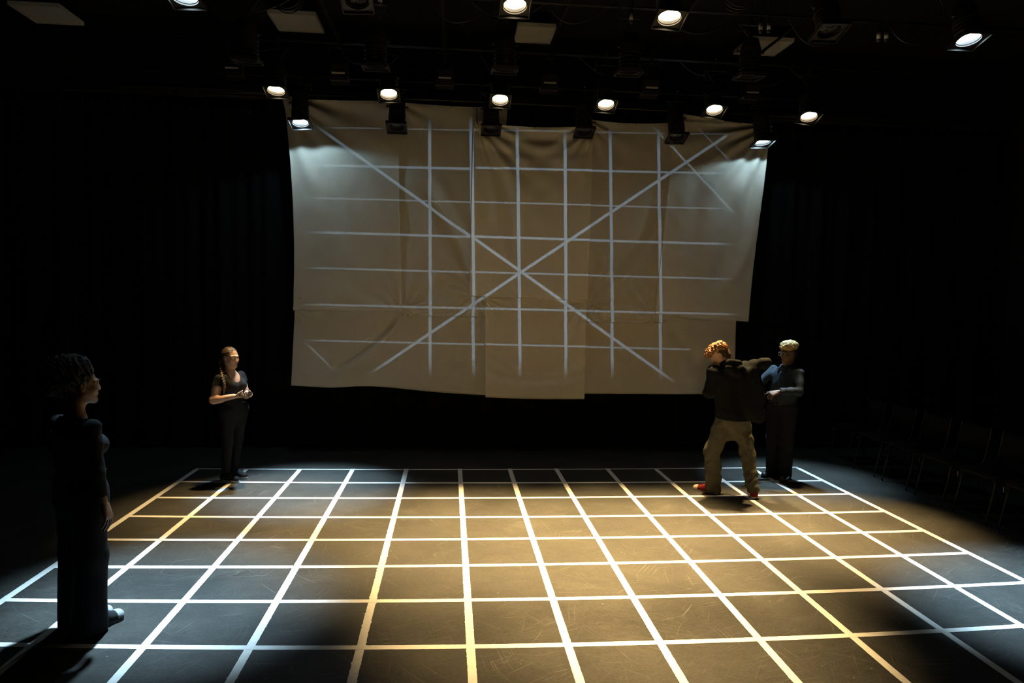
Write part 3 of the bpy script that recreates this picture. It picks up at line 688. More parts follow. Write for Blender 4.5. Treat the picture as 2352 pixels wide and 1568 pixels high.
# ------------------------------------------------------------------ smooth solid modelling for the figures (signed distance fields, meshed on a grid)
def V3(*a): return np.array(a, float)
def nrm(v): v = np.asarray(v, float); return v / np.linalg.norm(v)
class Solid:
    def __init__(s, lo, hi, h):
        s.lo = np.array(lo, float); s.h = h
        n = np.ceil((np.array(hi) - s.lo) / h).astype(int) + 1
        s.n = n; s.x = [s.lo[i] + h * np.arange(n[i]) for i in range(3)]
        s.F = np.full(n, .06, np.float32)
    def _win(s, lo, hi, pad):
        sl = []
        for i in range(3):
            a = int(max(0, math.floor((lo[i] - pad - s.lo[i]) / s.h))); b = int(min(s.n[i], math.ceil((hi[i] + pad - s.lo[i]) / s.h) + 1))
            if b <= a: return None
            sl.append(slice(a, b))
        return tuple(sl)
    def _grid(s, sl): return (s.x[0][sl[0]][:, None, None], s.x[1][sl[1]][None, :, None], s.x[2][sl[2]][None, None, :])
    def op(s, fn, lo, hi, k=.01, mode='add'):
        sl = s._win(lo, hi, k + .035)
        if sl is None: return
        d = fn(*s._grid(sl)).astype(np.float32); F = s.F[sl]
        if mode == 'add':
            if k > 0:
                q = np.maximum(k - np.abs(F - d), 0) / k; F[...] = np.minimum(F, d) - q * q * k * .25
            else: F[...] = np.minimum(F, d)
        else:
            d = -d
            if k > 0:
                q = np.maximum(k - np.abs(F - d), 0) / k; F[...] = np.maximum(F, d) + q * q * k * .25
            else: F[...] = np.maximum(F, d)
    def cone(s, a, b, ra, rb, k=.02, sq=None, mode='add'):
        a = np.asarray(a, float); b = np.asarray(b, float); R = max(ra, rb)
        ba = b - a; L2 = max(float(ba @ ba), 1e-9)
        def fn(x, y, z):
            px, py, pz = x - a[0], y - a[1], z - a[2]
            t = np.clip((px * ba[0] + py * ba[1] + pz * ba[2]) / L2, 0, 1)
            dx, dy, dz = px - t * ba[0], py - t * ba[1], pz - t * ba[2]
            if sq is not None:
                n, f = sq; c = (dx * n[0] + dy * n[1] + dz * n[2]) * (1 / f - 1)
                dx, dy, dz = dx + n[0] * c, dy + n[1] * c, dz + n[2] * c
                return (np.sqrt(dx * dx + dy * dy + dz * dz) - (ra + (rb - ra) * t)) * min(1, f ** .5)
            return np.sqrt(dx * dx + dy * dy + dz * dz) - (ra + (rb - ra) * t)
        s.op(fn, np.minimum(a, b) - R, np.maximum(a, b) + R, k, mode)
    def chain(s, pts, rad, k=.02, sq=None):
        for i in range(len(pts) - 1): s.cone(pts[i], pts[i + 1], rad[i], rad[i + 1], k if i == 0 else max(.006, k * .6), sq)
    def ell(s, c, r, ax=None, k=.02, mode='add'):
        c = np.asarray(c, float); r = np.asarray(r, float); A = np.eye(3) if ax is None else np.asarray(ax, float); R = r.max()
        def fn(x, y, z):
            p = (x - c[0], y - c[1], z - c[2])
            q = [p[0] * A[i][0] + p[1] * A[i][1] + p[2] * A[i][2] for i in range(3)]
            k0 = np.sqrt(sum((q[i] / r[i]) ** 2 for i in range(3))); k1 = np.sqrt(sum((q[i] / r[i] ** 2) ** 2 for i in range(3))) + 1e-9
            return k0 * (k0 - 1) / k1
        s.op(fn, c - R, c + R, k, mode)
    def loft(s, rings, rt, k=.02, mode='add'):
        """rings: (x, y, z, half width along rt, half depth), by rising z"""
        g = np.array(rings, float); rt = nrm(rt); ft = V3(-rt[1], rt[0], 0)
        zz = g[:, 2]
        def interp(z, col):
            t = np.interp(z, zz, np.arange(len(zz))); i = np.clip(np.floor(t).astype(int), 0, len(zz) - 2); u = t - i
            p = g[:, col]; p0 = p[np.maximum(i - 1, 0)]; p1 = p[i]; p2 = p[i + 1]; p3 = p[np.minimum(i + 2, len(zz) - 1)]
            return .5 * (2 * p1 + (p2 - p0) * u + (2 * p0 - 5 * p1 + 4 * p2 - p3) * u * u + (3 * p1 - p0 - 3 * p2 + p3) * u ** 3)
        def fn(x, y, z):
            zc = np.clip(z, zz[0], zz[-1]); cx, cy, a, b = (interp(zc, c) for c in (0, 1, 3, 4))
            u = (x - cx) * rt[0] + (y - cy) * rt[1]; w = (x - cx) * ft[0] + (y - cy) * ft[1]
            e = np.sqrt((u / a) ** 2 + (w / b) ** 2 + 1e-9); g1 = np.sqrt((u / a ** 2) ** 2 + (w / b ** 2) ** 2) + 1e-6
            d = e * (e - 1) / g1
            return np.maximum(d, np.maximum(zz[0] - z, z - zz[-1]))
        m = max(g[:, 3].max(), g[:, 4].max())
        s.op(fn, (g[:, 0].min() - m, g[:, 1].min() - m, zz[0]), (g[:, 0].max() + m, g[:, 1].max() + m, zz[-1]), k, mode)
    def half(s, p, n, k=.004):
        """keep the side the normal points away from"""
        p = np.asarray(p, float); n = nrm(n); sl = (slice(None),) * 3; X, Y, Z = s._grid(sl)
        d = ((X - p[0]) * n[0] + (Y - p[1]) * n[1] + (Z - p[2]) * n[2]).astype(np.float32); F = s.F
        q = np.maximum(k - np.abs(F - d), 0) / k; F[...] = np.maximum(F, d) + q * q * k * .25
    def ripple(s, fn):
        m = np.abs(s.F) < .04; i = np.nonzero(m)
        s.F[i] += fn(s.x[0][i[0]], s.x[1][i[1]], s.x[2][i[2]]).astype(np.float32)
    def mesh(s):
        F = s.F; S = F < 0
        S[0] = S[-1] = False; S[:, 0] = S[:, -1] = False; S[:, :, 0] = S[:, :, -1] = False
        F = np.where(S, F, np.maximum(F, 1e-5))
        n = np.array(F.shape) - 1
        c = [S[i:i + n[0], j:j + n[1], l:l + n[2]] for i in (0, 1) for j in (0, 1) for l in (0, 1)]
        cnt = sum(q.astype(np.int8) for q in c); act = (cnt > 0) & (cnt < 8)
        I = np.argwhere(act); idx = -np.ones(act.shape, np.int32); idx[tuple(I.T)] = np.arange(len(I))
        P = np.zeros((len(I), 3)); C = np.zeros(len(I))
        E = [((0, 0, 0), (1, 0, 0)), ((0, 1, 0), (1, 1, 0)), ((0, 0, 1), (1, 0, 1)), ((0, 1, 1), (1, 1, 1)), ((0, 0, 0), (0, 1, 0)), ((1, 0, 0), (1, 1, 0)), ((0, 0, 1), (0, 1, 1)), ((1, 0, 1), (1, 1, 1)), ((0, 0, 0), (0, 0, 1)), ((1, 0, 0), (1, 0, 1)), ((0, 1, 0), (0, 1, 1)), ((1, 1, 0), (1, 1, 1))]
        for a, b in E:
            fa = F[I[:, 0] + a[0], I[:, 1] + a[1], I[:, 2] + a[2]]; fb = F[I[:, 0] + b[0], I[:, 1] + b[1], I[:, 2] + b[2]]
            x = (fa < 0) != (fb < 0); t = np.where(x, fa / (fa - fb + 1e-12), 0)
            P += np.where(x[:, None], np.array(a) + t[:, None] * (np.array(b) - np.array(a)), 0); C += x
        P = P / C[:, None] + I
        Q = []
        for ax in range(3):
            o1, o2 = (ax + 1) % 3, (ax + 2) % 3
            A = np.take(S, range(0, S.shape[ax] - 1), ax); B = np.take(S, range(1, S.shape[ax]), ax)
            e = np.argwhere(A != B); e = e[(e[:, o1] > 0) & (e[:, o2] > 0) & (e[:, o1] < n[o1]) & (e[:, o2] < n[o2])]
            inside = S[tuple(e.T)]
            def at(d1, d2):
                w = e.copy(); w[:, o1] -= d1; w[:, o2] -= d2; return idx[tuple(w.T)]
            q = np.stack([at(1, 1), at(0, 1), at(0, 0), at(1, 0)], 1)
            q[~inside] = q[~inside][:, ::-1]; Q.append(q)
        Q = np.concatenate(Q); Q = Q[(Q >= 0).all(1)]
        # one light relaxation pass
        nb = np.zeros_like(P); cn = np.zeros(len(P))
        for a, b in ((0, 1), (1, 2), (2, 3), (3, 0)):
            np.add.at(nb, Q[:, a], P[Q[:, b]]); np.add.at(nb, Q[:, b], P[Q[:, a]]); np.add.at(cn, Q[:, a], 1); np.add.at(cn, Q[:, b], 1)
        P = P * .5 + .5 * nb / np.maximum(cn, 1)[:, None]
        return s.lo + P * s.h, Q
    def obj(s, name, mat, parent=None, lip=None):
        v, q = s.mesh()
        me = bpy.data.meshes.new(name); me.vertices.add(len(v)); me.vertices.foreach_set('co', v.astype(np.float32).ravel())
        me.loops.add(len(q) * 4); me.loops.foreach_set('vertex_index', q.astype(np.int32).ravel())
        me.polygons.add(len(q)); me.polygons.foreach_set('loop_start', (np.arange(len(q)) * 4).astype(np.int32))
        me.update(calc_edges=True); me.validate()
        if lip is not None:
            a = me.attributes.new('lip', 'FLOAT', 'POINT'); a.data.foreach_set('value', lip(v).astype(np.float32))
        return link_mesh(name, me, mat, parent, True)

def basis(az, pitch=0.0, roll=0.0):
    """forward, up, right of a head or torso facing azimuth az (degrees, 0 = image right, 90 = away), pitched down"""
    a, p = math.radians(az), math.radians(pitch)
    f = V3(math.cos(a) * math.cos(p), math.sin(a) * math.cos(p), -math.sin(p)); r = V3(math.sin(a), -math.cos(a), 0); u = np.cross(r, f)
    if roll:
        c, s = math.cos(math.radians(roll)), math.sin(math.radians(roll)); r, u = c * r + s * u, c * u - s * r
    return f, u, r

class Head:
    def __init__(s, c, az, pitch=0, roll=0, k=1.0, fem=True):
        s.c = np.array(c, float); s.f, s.u, s.r = basis(az, pitch, roll); s.k = k; s.fem = fem; s.ax = np.stack([s.r, s.f, s.u])
    def P(s, r, f, u): return s.c + s.k * (r * s.r + f * s.f + u * s.u)
    def build(s, B, neck_base, neck_r=.052):
        k = s.k; P = s.P; R = lambda *a: np.array(a) * k
        B.ell(P(0, -.012, .032), R(.073, .094, .085), s.ax, .02)
        B.ell(P(0, .030, -.030), R(.060, .062, .078), s.ax, .03)
        w = .050 if s.fem else .055
        for sg in (-1, 1):
            B.cone(P(sg * w, .000, -.050), P(sg * .014, .068, -.092), .022 * k, .018 * k, .025)
            B.ell(P(sg * .036, .062, -.020), R(.024, .022, .024), s.ax, .022)
            B.cone(P(sg * .012, .088, .026), P(sg * .046, .068, .024), .011 * k, .010 * k, .014)
        B.ell(P(0, .072, -.094), R(.020, .017, .015), s.ax, .018)
        for sg in (-1, 1): B.ell(P(sg * .031, .098, .006), R(.017, .016, .012), s.ax, .010, 'cut')
        B.cone(P(0, .086, .016), P(0, .101, -.024), .009 * k, .0125 * k, .014)
        for sg in (-1, 1): B.ell(P(sg * .0115, .097, -.028), R(.008, .010, .007), s.ax, .006)
        B.ell(P(0, .087, -.050), R(.024, .012, .0075), s.ax, .008); B.ell(P(0, .086, -.062), R(.020, .012, .008), s.ax, .007)
        B.ell(P(0, .101, -.0558), R(.022, .010, .0016), s.ax, .003, 'cut')
        for sg in (-1, 1):
            B.ell(P(sg * .073, -.008, .000), R(.009, .018, .031), s.ax, .006); B.ell(P(sg * .082, -.004, .003), R(.006, .010, .019), s.ax, .004, 'cut')
            B.ell(P(sg * .031, .0795, .0125), R(.0150, .0125, .0075), s.ax, .003); B.ell(P(sg * .031, .0785, -.0035), R(.0145, .0115, .0060), s.ax, .003)     # eyelids
        B.cone(P(0, -.022, -.055), neck_base, neck_r * k, (neck_r + .006) * k, .03)
    def lip(s, v):
        out = np.zeros(len(v))
        q = (v - s.c) / s.k; l = np.stack([q @ s.r, q @ s.f, q @ s.u], 1)
        d = ((l[:, 0]) / .024) ** 2 + ((l[:, 1] - .09) / .016) ** 2 + ((l[:, 2] + .056) / .0125) ** 2
        return np.clip((1.15 - d) / .3, 0, 1)
    def eyes(s, parent, iris):
        for sg in (-1, 1):
            bm = bmesh.new(); bmesh.ops.create_uvsphere(bm, u_segments=16, v_segments=10, radius=.0108 * s.k)
            o = from_bm('eye', bm, MAT_EYE, parent, True); o.location = s.P(sg * .031, .0800, .005)
            bm = bmesh.new(); bmesh.ops.create_uvsphere(bm, u_segments=12, v_segments=8, radius=.0058 * s.k)
            o2 = from_bm('iris', bm, iris, o, True); o2.location = s.f * .0062 * s.k
    def brows(s, parent, mat, th=.0045):
        for sg in (-1, 1):
            bm = bmesh.new()
            pts = [Vector(s.P(sg * x, f, u)) for x, f, u in ((.012, .0985, .027), (.026, .0965, .033), (.040, .086, .033), (.050, .074, .027))]
            bm_tube(bm, catmull(pts, 5), th, 8, True, [th * s.k * q for q in np.linspace(1.1, .5, 16)]); from_bm('eyebrow', bm, mat, parent, True)

def hand(B, w, d, n, t, curl=(.35, .4, .3), spread=.06, k=1.0, finger_curl=None, thumb=(.55, .75, .25), point=None):
    """w wrist, d direction to the knuckles, n direction the palm faces, t thumb side"""
    d = nrm(d); n = nrm(n - d * (np.dot(n, d))); t = nrm(t - d * np.dot(t, d) - n * np.dot(t, n)); w = np.asarray(w, float)
    kn = []
    for i, off in enumerate((.030, .010, -.011, -.030)):
        a = w + t * off * .55 * k + d * .012 * k; L = (.086, .088, .083, .075)[i] * k
        b = w + t * off * k + d * L - n * .004 * k
        B.cone(a, b, .0135 * k, .0105 * k, .014); kn.append(b)
    B.ell(w + d * .045 * k, np.array((.034, .045, .014)) * k, np.stack([t, d, n]), .014)
    lens = ((.043, .026, .021), (.047, .030, .022), (.044, .028, .021), (.034, .021, .019))
    for i in range(4):
        c = finger_curl[i] if finger_curl else curl; sp = (1.2, .3, -.5, -1.4)[i] * spread
        ang = 0; p = kn[i]; rr = (.0092, .0095, .0090, .0080)[i] * k
        for j in range(3):
            ang += c[j]; dr = (d * math.cos(sp) + t * math.sin(sp)); v = dr * math.cos(ang) + n * math.sin(ang)
            q = p + v * lens[i][j] * k; B.cone(p, q, rr, rr * .90, .004 if j else .006); p = q; rr *= .90
    b = w + t * .024 * k + d * .022 * k + n * .006 * k
    v = nrm(d * thumb[0] + t * thumb[1] + n * thumb[2]); m = b + v * .042 * k; v2 = nrm(v + d * .5 + n * .1); e = m + v2 * .030 * k; v3 = nrm(v2 + d * .25); g = e + v3 * .024 * k
    B.cone(w + t * .012 * k + d * .01 * k, m, .015 * k, .0115 * k, .012); B.cone(m, e, .0112 * k, .0098 * k, .005); B.cone(e, g, .0098 * k, .0078 * k, .004)

def shoe(root, heel, toe, mats, kind='sneaker', hgt=.085, k=1.0, laces=True):
    """heel and toe: sole points on the floor (z = 0)"""
    heel = np.array([*heel, 0.]); toe = np.array([*toe, 0.]); d = toe - heel; L = np.linalg.norm(d); d = d / L; s = V3(-d[1], d[0], 0); z = V3(0, 0, 1)
    lo = np.minimum(heel, toe) - .08; hi = np.maximum(heel, toe) + .08; lo[2] = -.01; hi[2] = .17
    U = lambda a, b, c: heel + d * a * L + s * b + z * c
    h = .0035
    S = Solid(lo, hi, h)     # sole: rounded outline, flat under
    S.cone(U(.12, 0, .010), U(.42, 0, .010), .033, .034, .01); S.cone(U(.42, 0, .010), U(.84, 0, .010), .034, .044, .01)
    S.half(U(0, 0, .026 if kind != 'dress' else .02), (0, 0, 1), .002); S.half((0, 0, 0.0005), (0, 0, -1), .001)
    up = Solid(lo, hi, h)
    up.cone(U(.13, 0, .045), U(.20, 0, hgt), .036, .036, .02); up.cone(U(.20, 0, hgt), U(.55, 0, .055), .034, .036, .025); up.cone(U(.13, 0, .035), U(.5, 0, .035), .036, .037, .02)
    up.cone(U(.55, 0, .040), U(.85, 0, .030), .038, .040, .025)
    if kind == 'hightop': up.cone(U(.16, 0, .06), U(.16, 0, .10), .035, .035, .02)
    up.half(U(0, 0, .018), (0, 0, -1), .002)
    up.cone(U(.17, 0, hgt + .02), U(.15, 0, hgt + .09), .028, .030, .008, mode='cut')
    if kind == 'dress': up.half(U(0, 0, .1), (0, 0, 1), .004)
    o = up.obj('shoe', mats['upper'], root)
    sl = S.obj('sole', mats['sole'], o); sl['label'] = mats.get('sole_label', 'rubber sole')
    if 'toe' in mats:
        T = Solid(lo, hi, h); T.cone(U(.55, 0, .041), U(.855, 0, .031), .039, .0415, .01); T.half(U(.78, 0, 0), -d, .003); T.half(U(0, 0, .019), (0, 0, -1), .002); q = T.obj('toe_cap', mats['toe'], o); q['label'] = 'pale toe cap'
    if laces:
        bm = bmesh.new()
        for i in range(4):
            a = .36 + .085 * i; hh = .098 - .031 * (a - .3) / .35 * 1.0
            bm_tube(bm, [Vector(U(a, -.024, hh - .012)), Vector(U(a + .01, -.010, hh + .0035)), Vector(U(a + .02, .010, hh + .0035)), Vector(U(a + .03, .024, hh - .012))], .0028, 6)
            bm_tube(bm, [Vector(U(a, .024, hh - .012)), Vector(U(a + .01, .010, hh + .002)), Vector(U(a + .02, -.010, hh + .002)), Vector(U(a + .03, -.024, hh - .012))], .0028, 6)
        from_bm('laces', bm, mats.get('lace', mats['sole']), o, True)
    return o

def person(name, loc, rz, label):
    return dict(name=name, loc=loc, rz=rz, label=label)
def finish_body(B, name, mat, loc, rz, label, lip):
    o = B.obj(name, mat, None, lip); o.location = loc; o.rotation_euler = (0, 0, rz)
    return tag(o, label, 'person')

MAT_EYE = principled('eye_white', (.75, .72, .68), .15, noise=.03)
MAT_IRIS = principled('eye_iris', (.03, .015, .008), .1, noise=.2, nscale=300)
def hair_mat(name, c, rough=.5):
    return principled(name, c, rough, spec=.5, noise=.5, nscale=45, bump=.9, bscale=180)
def fabric(name, c, rough=.85, nz=.25, bump=.25, bs=300, spec=.2): return principled(name, c, rough, spec=spec, noise=nz, nscale=25, bump=bump, bscale=bs)
def wrinkle(amp, dirs, freq, seed, mask=None):
    rs = np.random.RandomState(seed); W = []
    for _ in range(5):
        d = nrm(np.array(dirs) + rs.normal(0, .25, 3)); W.append((d, freq * rs.uniform(.6, 1.5), rs.uniform(0, 6.3), rs.uniform(-1, 1, 3)))
    def fn(x, y, z):
        o = 0
        for d, f, p, e in W: o = o + np.sin(f * (d[0] * x + d[1] * y + d[2] * z) + p + 1.6 * np.sin(9 * (e[0] * x + e[1] * y + e[2] * z) + p))
        o = o * amp / 2.2
        return o * mask(x, y, z) if mask else o
    return fn
def curls(amp, f, seed):
    rs = np.random.RandomState(seed); W = [(rs.normal(0, 1, 3), rs.uniform(0, 6.3)) for _ in range(6)]
    def fn(x, y, z):
        a = sum(np.sin(f * (d[0] * x + d[1] * y + d[2] * z) + p) for d, p in W[:3]); b = sum(np.sin(f * 1.9 * (d[0] * x + d[1] * y + d[2] * z) + p + a) for d, p in W[3:])
        return amp * (a * .5 + b * .5) / 1.6
    return fn

# ================================================================== woman in black, near, at the left
def fg_woman():
    h = .0042; az = 35; f, u, r = basis(az); fx, fy = f[0], f[1]
    hd = Head((-.02, .0, 1.545), 14, 0)
    rs_, ls = V3(.035, -.130, 1.300), V3(-.130, .130, 1.300)
    re, rw = V3(.055, -.185, 1.035), V3(.085, -.185, .865)
    le, lw = V3(-.13, .25, 1.03), V3(-.06, .30, .82)
    B = Solid((-.30, -.34, .0), (.30, .42, 1.72), h)
    hd.build(B, V3(-.05, -.005, 1.345), .048)
    B.cone((-.055, 0, 1.32), (-.05, 0, 1.0), .065, .065, .04); B.cone((-.05, .01, 1.0), (-.035, .03, .88), .065, .07, .04)
    B.cone(ls, rs_, .034, .034, .04); B.ell(V3(-.055, 0, 1.30), (.12, .05, .045), np.stack([r, f, V3(0, 0, 1)]), .04)
    B.chain([rs_, re, rw], [.036, .030, .025], .03); B.chain([ls, le, lw], [.036, .030, .025], .03)
    hand(B, rw + V3(.006, 0, -.02), (.22, .02, -1), (-.85, .5, -.1), (.45, .85, 0), (.32, .30, .22), .12)
    hand(B, lw + V3(.006, 0, -.02), (.1, .05, -1), (-.4, -.8, 0), (.8, -.4, 0), (.25, .3, .25))
    rh, lh = V3(.018, -.055, .90), V3(-.075, .095, .90)
    rk, lk = V3(.012, -.06, .50), V3(-.07, .10, .50); ra, la = V3(.0, -.035, .09), V3(-.065, .085, .09)
    B.chain([rh, rk, ra], [.075, .05, .035], .04); B.chain([lh, lk, la], [.075, .05, .035], .04)
    B.cone(ra, ra + V3(.05, .03, -.05), .03, .025, .02); B.cone(la, la + V3(.05, .03, -.05), .03, .025, .02)
    o = finish_body(B, 'person', skin_material('skin_deep_brown', (.20, .105, .065), (.24, .085, .07)), (-2.9557, -4.0736, 0), .46438, 'woman in a black top and wide trousers seen from behind, standing nearest at the left', hd.lip)
    hd.eyes(o, MAT_IRIS); hm = hair_mat('hair_black_coily', (.010, .008, .007), .6); hd.brows(o, hm, .004)
    H = Solid((-.36, -.22, 1.38), (.16, .22, 1.80), .0045)     # pulled back hair and a large round puff
    H.ell(hd.P(0, -.020, .042), (.080, .098, .086), hd.ax, .02)
    H.half(hd.P(0, .066, .070), hd.f * .92 - hd.u * .38, .01); H.half(hd.P(0, .03, .012), hd.f * .75 - hd.u * .66, .02)
    H.ell((-.115, .015, 1.625), (.115, .115, .108), None, .04); H.ell((-.06, .01, 1.665), (.10, .10, .062), None, .04); H.ell((-.145, .03, 1.56), (.085, .09, .085), None, .04)
    H.ripple(curls(.010, 75, 4)); H.ripple(curls(.004, 190, 5)); H.obj('hair', hm, o)
    black = fabric('black_jersey', (.010, .011, .012), .8); blackt = fabric('black_crepe', (.006, .006, .0065), .85)
    T = Solid((-.30, -.34, .80), (.30, .42, 1.40), h)          # long sleeved top
    T.loft([(-.035, .03, .94, .135, .098), (-.035, .025, .98, .138, .101), (-.04, .02, 1.06, .138, .100), (-.045, .01, 1.16, .152, .112), (-.055, 0, 1.24, .162, .110), (-.056, 0, 1.325, .142, .080), (-.055, 0, 1.360, .09, .066)], r, .03)
    for sg in (-1, 1): T.ell(V3(-.04, .01, 1.175) + r * .07 * sg + f * .075, (.066, .064, .070), None, .04)
    T.chain([rs_, re, rw], [.054, .044, .034], .035); T.chain([ls, le, lw], [.054, .044, .034], .035)
    T.ell(V3(-.05, 0, 1.383) + f * .02, (.112, .080, .062), np.stack([r, f, V3(0, 0, 1)]), .006, 'cut')
    T.cone(rw + V3(.004, 0, -.018), rw + V3(.02, 0, -.14), .06, .09, .002, mode='cut'); T.cone(lw + V3(0, 0, -.03), lw + V3(.02, .01, -.14), .06, .09, .002, mode='cut')
    T.ripple(wrinkle(.0022, (.5, .3, 1), 50, 3)); T.obj('top', black, o)
    Q = Solid((-.30, -.30, .0), (.26, .34, 1.05), h)           # wide trousers
    Q.loft([(-.028, .02, .60, .04, .03), (-.028, .02, .72, .12, .075), (-.03, .03, .82, .164, .114), (-.03, .03, .90, .160, .118), (-.035, .027, .98, .145, .108), (-.035, .025, 1.03, .143, .106)], r, .02)
    for a, b, c in ((rh, rk, ra), (lh, lk, la)):
        Q.chain([a, b, c + V3(0, 0, -.07)], [.096, .090, .104], .06)
    Q.half((0, 0, .020), (0, 0, -1), .003); Q.half((0, 0, 1.025), (0, 0, 1), .004)
    Q.ripple(wrinkle(.004, (1, .8, .12), 38, 8, lambda x, y, z: np.clip((.95 - z) / .2, 0, 1))); Q.obj('trousers', blackt, o)
    K = Solid((-.26, -.26, .94), (.26, .30, 1.08), .004)
    K.loft([(-.035, .025, .985, .149, .112), (-.035, .025, 1.03, .146, .109)], r, .01)
    kp = V3(-.035, .025, 1.008) + f * .118
    K.ell(kp, (.022, .022, .018), None, .012); K.cone(kp, kp + V3(.035, .0, -.02) + f * .015, .012, .006, .01); K.cone(kp, kp + f * .03 + V3(0, .03, -.01), .011, .006, .01)
    K.obj('waist_tie', fabric('grey_blue_tie', (.06, .075, .08), .8), o)
    sm = {'upper': fabric('black_canvas', (.02, .022, .024), .8), 'sole': fabric('shoe_rubber_grey', (.10, .11, .12), .6), 'toe': fabric('toe_cap_grey', (.45, .48, .50), .45), 'lace': fabric('black_lace', (.02, .02, .02))}
    shoe(o, (-.035, -.035), (.187, .100), sm); shoe(o, (-.095, .068), (.128, .195), sm)
fg_woman()

# ================================================================== woman with a phone, at the back left
def phone_woman():
    h = .0042; az = -45; f, u, r = basis(az); root = (-3.1671, -.5598, 0); rz = .29727
    hd = Head((.004, .0, 1.388), -47, 4, 0, .98)
    rs_, ls = V3(-.112, -.112, 1.165), V3(.112, .112, 1.175)
    re, rw = V3(-.168, -.150, .945), V3(.038, -.215, .985)
    le, lw = V3(.165, .085, .955), V3(.205, -.135, .985)
    B = Solid((-.30, -.36, .0), (.34, .36, 1.55), h)
    hd.build(B, V3(.0, .0, 1.19), .047)
    B.cone((0, .01, 1.19), (.02, .02, .98), .07, .07, .04); B.cone((.02, .02, .98), (.03, .05, .80), .07, .08, .04)
    B.ell(V3(0, .0, 1.165), (.155, .075, .052), np.stack([r, f, V3(0, 0, 1)]), .05)
    B.ell(V3(.012, -.005, 1.10), (.11, .095, .08), np.stack([r, f, V3(0, 0, 1)]), .05)
    B.chain([rs_, re, rw], [.047, .043, .027], .03); B.chain([ls, le, lw], [.047, .043, .027], .03)
    B.ell((re + rw) / 2 + (re - rw) * .22, (.04, .04, .036), None, .04); B.ell((rs_ + re) / 2, (.042, .042, .06), None, .03)
    hand(B, rw + V3(.005, 0, -.002), (1, .10, .0), (0, .1, 1), (.0, -1, .1), (.30, .5, .4), .10, .92, thumb=(.5, .55, .75))
    hand(B, lw + V3(-.004, -.01, -.002), (-.55, -.75, .0), (0, .1, 1), (.75, -.55, .1), (.30, .5, .4), .10, .92, thumb=(.55, .4, .8))
    rh, lh = V3(-.04, -.02, .80), V3(.11, .095, .80)
    rk, lk = V3(-.03, -.005, .45), V3(.075, .12, .45); ra, la = V3(-.052, .02, .08), V3(.038, .155, .08)
    B.chain([rh, rk, ra], [.08, .045, .032], .04); B.chain([lh, lk, la], [.08, .045, .032], .04)
    B.cone(ra, ra + V3(.05, -.06, -.045), .03, .025, .02); B.cone(la, la + V3(.05, -.06, -.045), .03, .025, .02)
    o = finish_body(B, 'person', skin_material('skin_light', (.56, .34, .235), (.50, .20, .16)), root, rz, 'woman in a short sleeved black top holding a phone at the back left', hd.lip)
    hd.eyes(o, MAT_IRIS); hm = hair_mat('hair_brown', (.085, .050, .026), .45); hd.brows(o, hm, .0035)
    H = Solid((-.20, -.24, 1.00), (.14, .14, 1.55), .0042)    # hair drawn back tight, one braid over the shoulder
    H.ell(hd.P(0, -.018, .036), (.0775, .094, .086), hd.ax, .02); H.ell(hd.P(0, -.05, -.02), (.066, .058, .065), hd.ax, .03)
    H.half(hd.P(0, .060, .066), hd.f * .90 - hd.u * .43, .012); H.half(hd.P(0, .030, .008), hd.f * .80 - hd.u * .60, .02)
    for sg in (-1, 1): H.ell(hd.P(sg * .080, -.002, -.005), (.022, .026, .036), hd.ax, .01, 'cut')
    H.ripple(lambda x, y, z: .0022 * np.sin(190 * ((x - hd.c[0]) * hd.r[0] + (y - hd.c[1]) * hd.r[1]) + 3 * np.sin(30 * z)))
    pts = [hd.P(.02, -.105, -.03), hd.P(.06, -.085, -.09), V3(-.088, -.060, 1.250), V3(-.082, -.138, 1.205), V3(-.066, -.166, 1.15), V3(-.058, -.174, 1.10), V3(-.062, -.172, 1.055)]
    pts = np.array([list(p) for p in catmull([tuple(p) for p in pts], 8)])
    for i in range(0, len(pts) - 2, 2):
        t = i / len(pts); rr = .0185 * (1 - .25 * t); dirv = nrm(pts[min(i + 2, len(pts) - 1)] - pts[i]); sd = nrm(np.cross(dirv, (.5, -.8, .2)))
        s_ = 1 if (i // 2) % 2 else -1
        H.ell(pts[i] + sd * s_ * .0075, (rr * .9, rr * .85, rr), None, .006)
    H.cone(pts[-1], pts[-1] + V3(-.004, 0, -.035), .016, .009, .01)
    H.ripple(curls(.0016, 170, 9)); H.obj('hair', hm, o)
    T = Solid((-.32, -.36, .70), (.34, .36, 1.28), h)         # scoop neck top with short sleeves
    T.loft([(.036, .055, .735, .160, .116), (.036, .05, .80, .162, .118), (.03, .04, .90, .150, .110), (.022, .03, .98, .142, .104), (.015, .012, 1.06, .155, .112), (.005, .005, 1.13, .172, .108), (0, 0, 1.19, .150, .080), (0, 0, 1.225, .09, .062)], r, .03)
    for sg in (-1, 1): T.ell(V3(.014, .004, 1.075) + r * .066 * sg + f * .070, (.064, .058, .064), None, .04)
    T.cone(rs_, rs_ + (re - rs_) * .50, .052, .060, .03); T.cone(ls, ls + (le - ls) * .50, .052, .058, .03)
    T.ell(V3(0, 0, 1.235) + f * .085, (.082, .10, .118), np.stack([r, f, V3(0, 0, 1)]), .006, 'cut'); T.ell(V3(0, 0, 1.245), (.075, .075, .06), None, .006, 'cut')
    for a, b in ((rs_, re), (ls, le)):
        m = a + (b - a) * .44; d = nrm(b - a); T.cone(m + d * .045, m + d * .18, .085, .085, .003, mode='cut')
    T.ripple(wrinkle(.0028, (.6, -.5, .9), 42, 13)); T.ripple(wrinkle(.004, (1, .9, .1), 55, 14, lambda x, y, z: np.clip((.90 - z) / .1, 0, 1)))
    T.half((0, 0, .742), (0, 0, -1), .003); T.obj('top', fabric('black_cotton', (.010, .011, .012), .85), o)
    Q = Solid((-.20, -.26, .03), (.28, .32, .90), h)          # slim black leggings
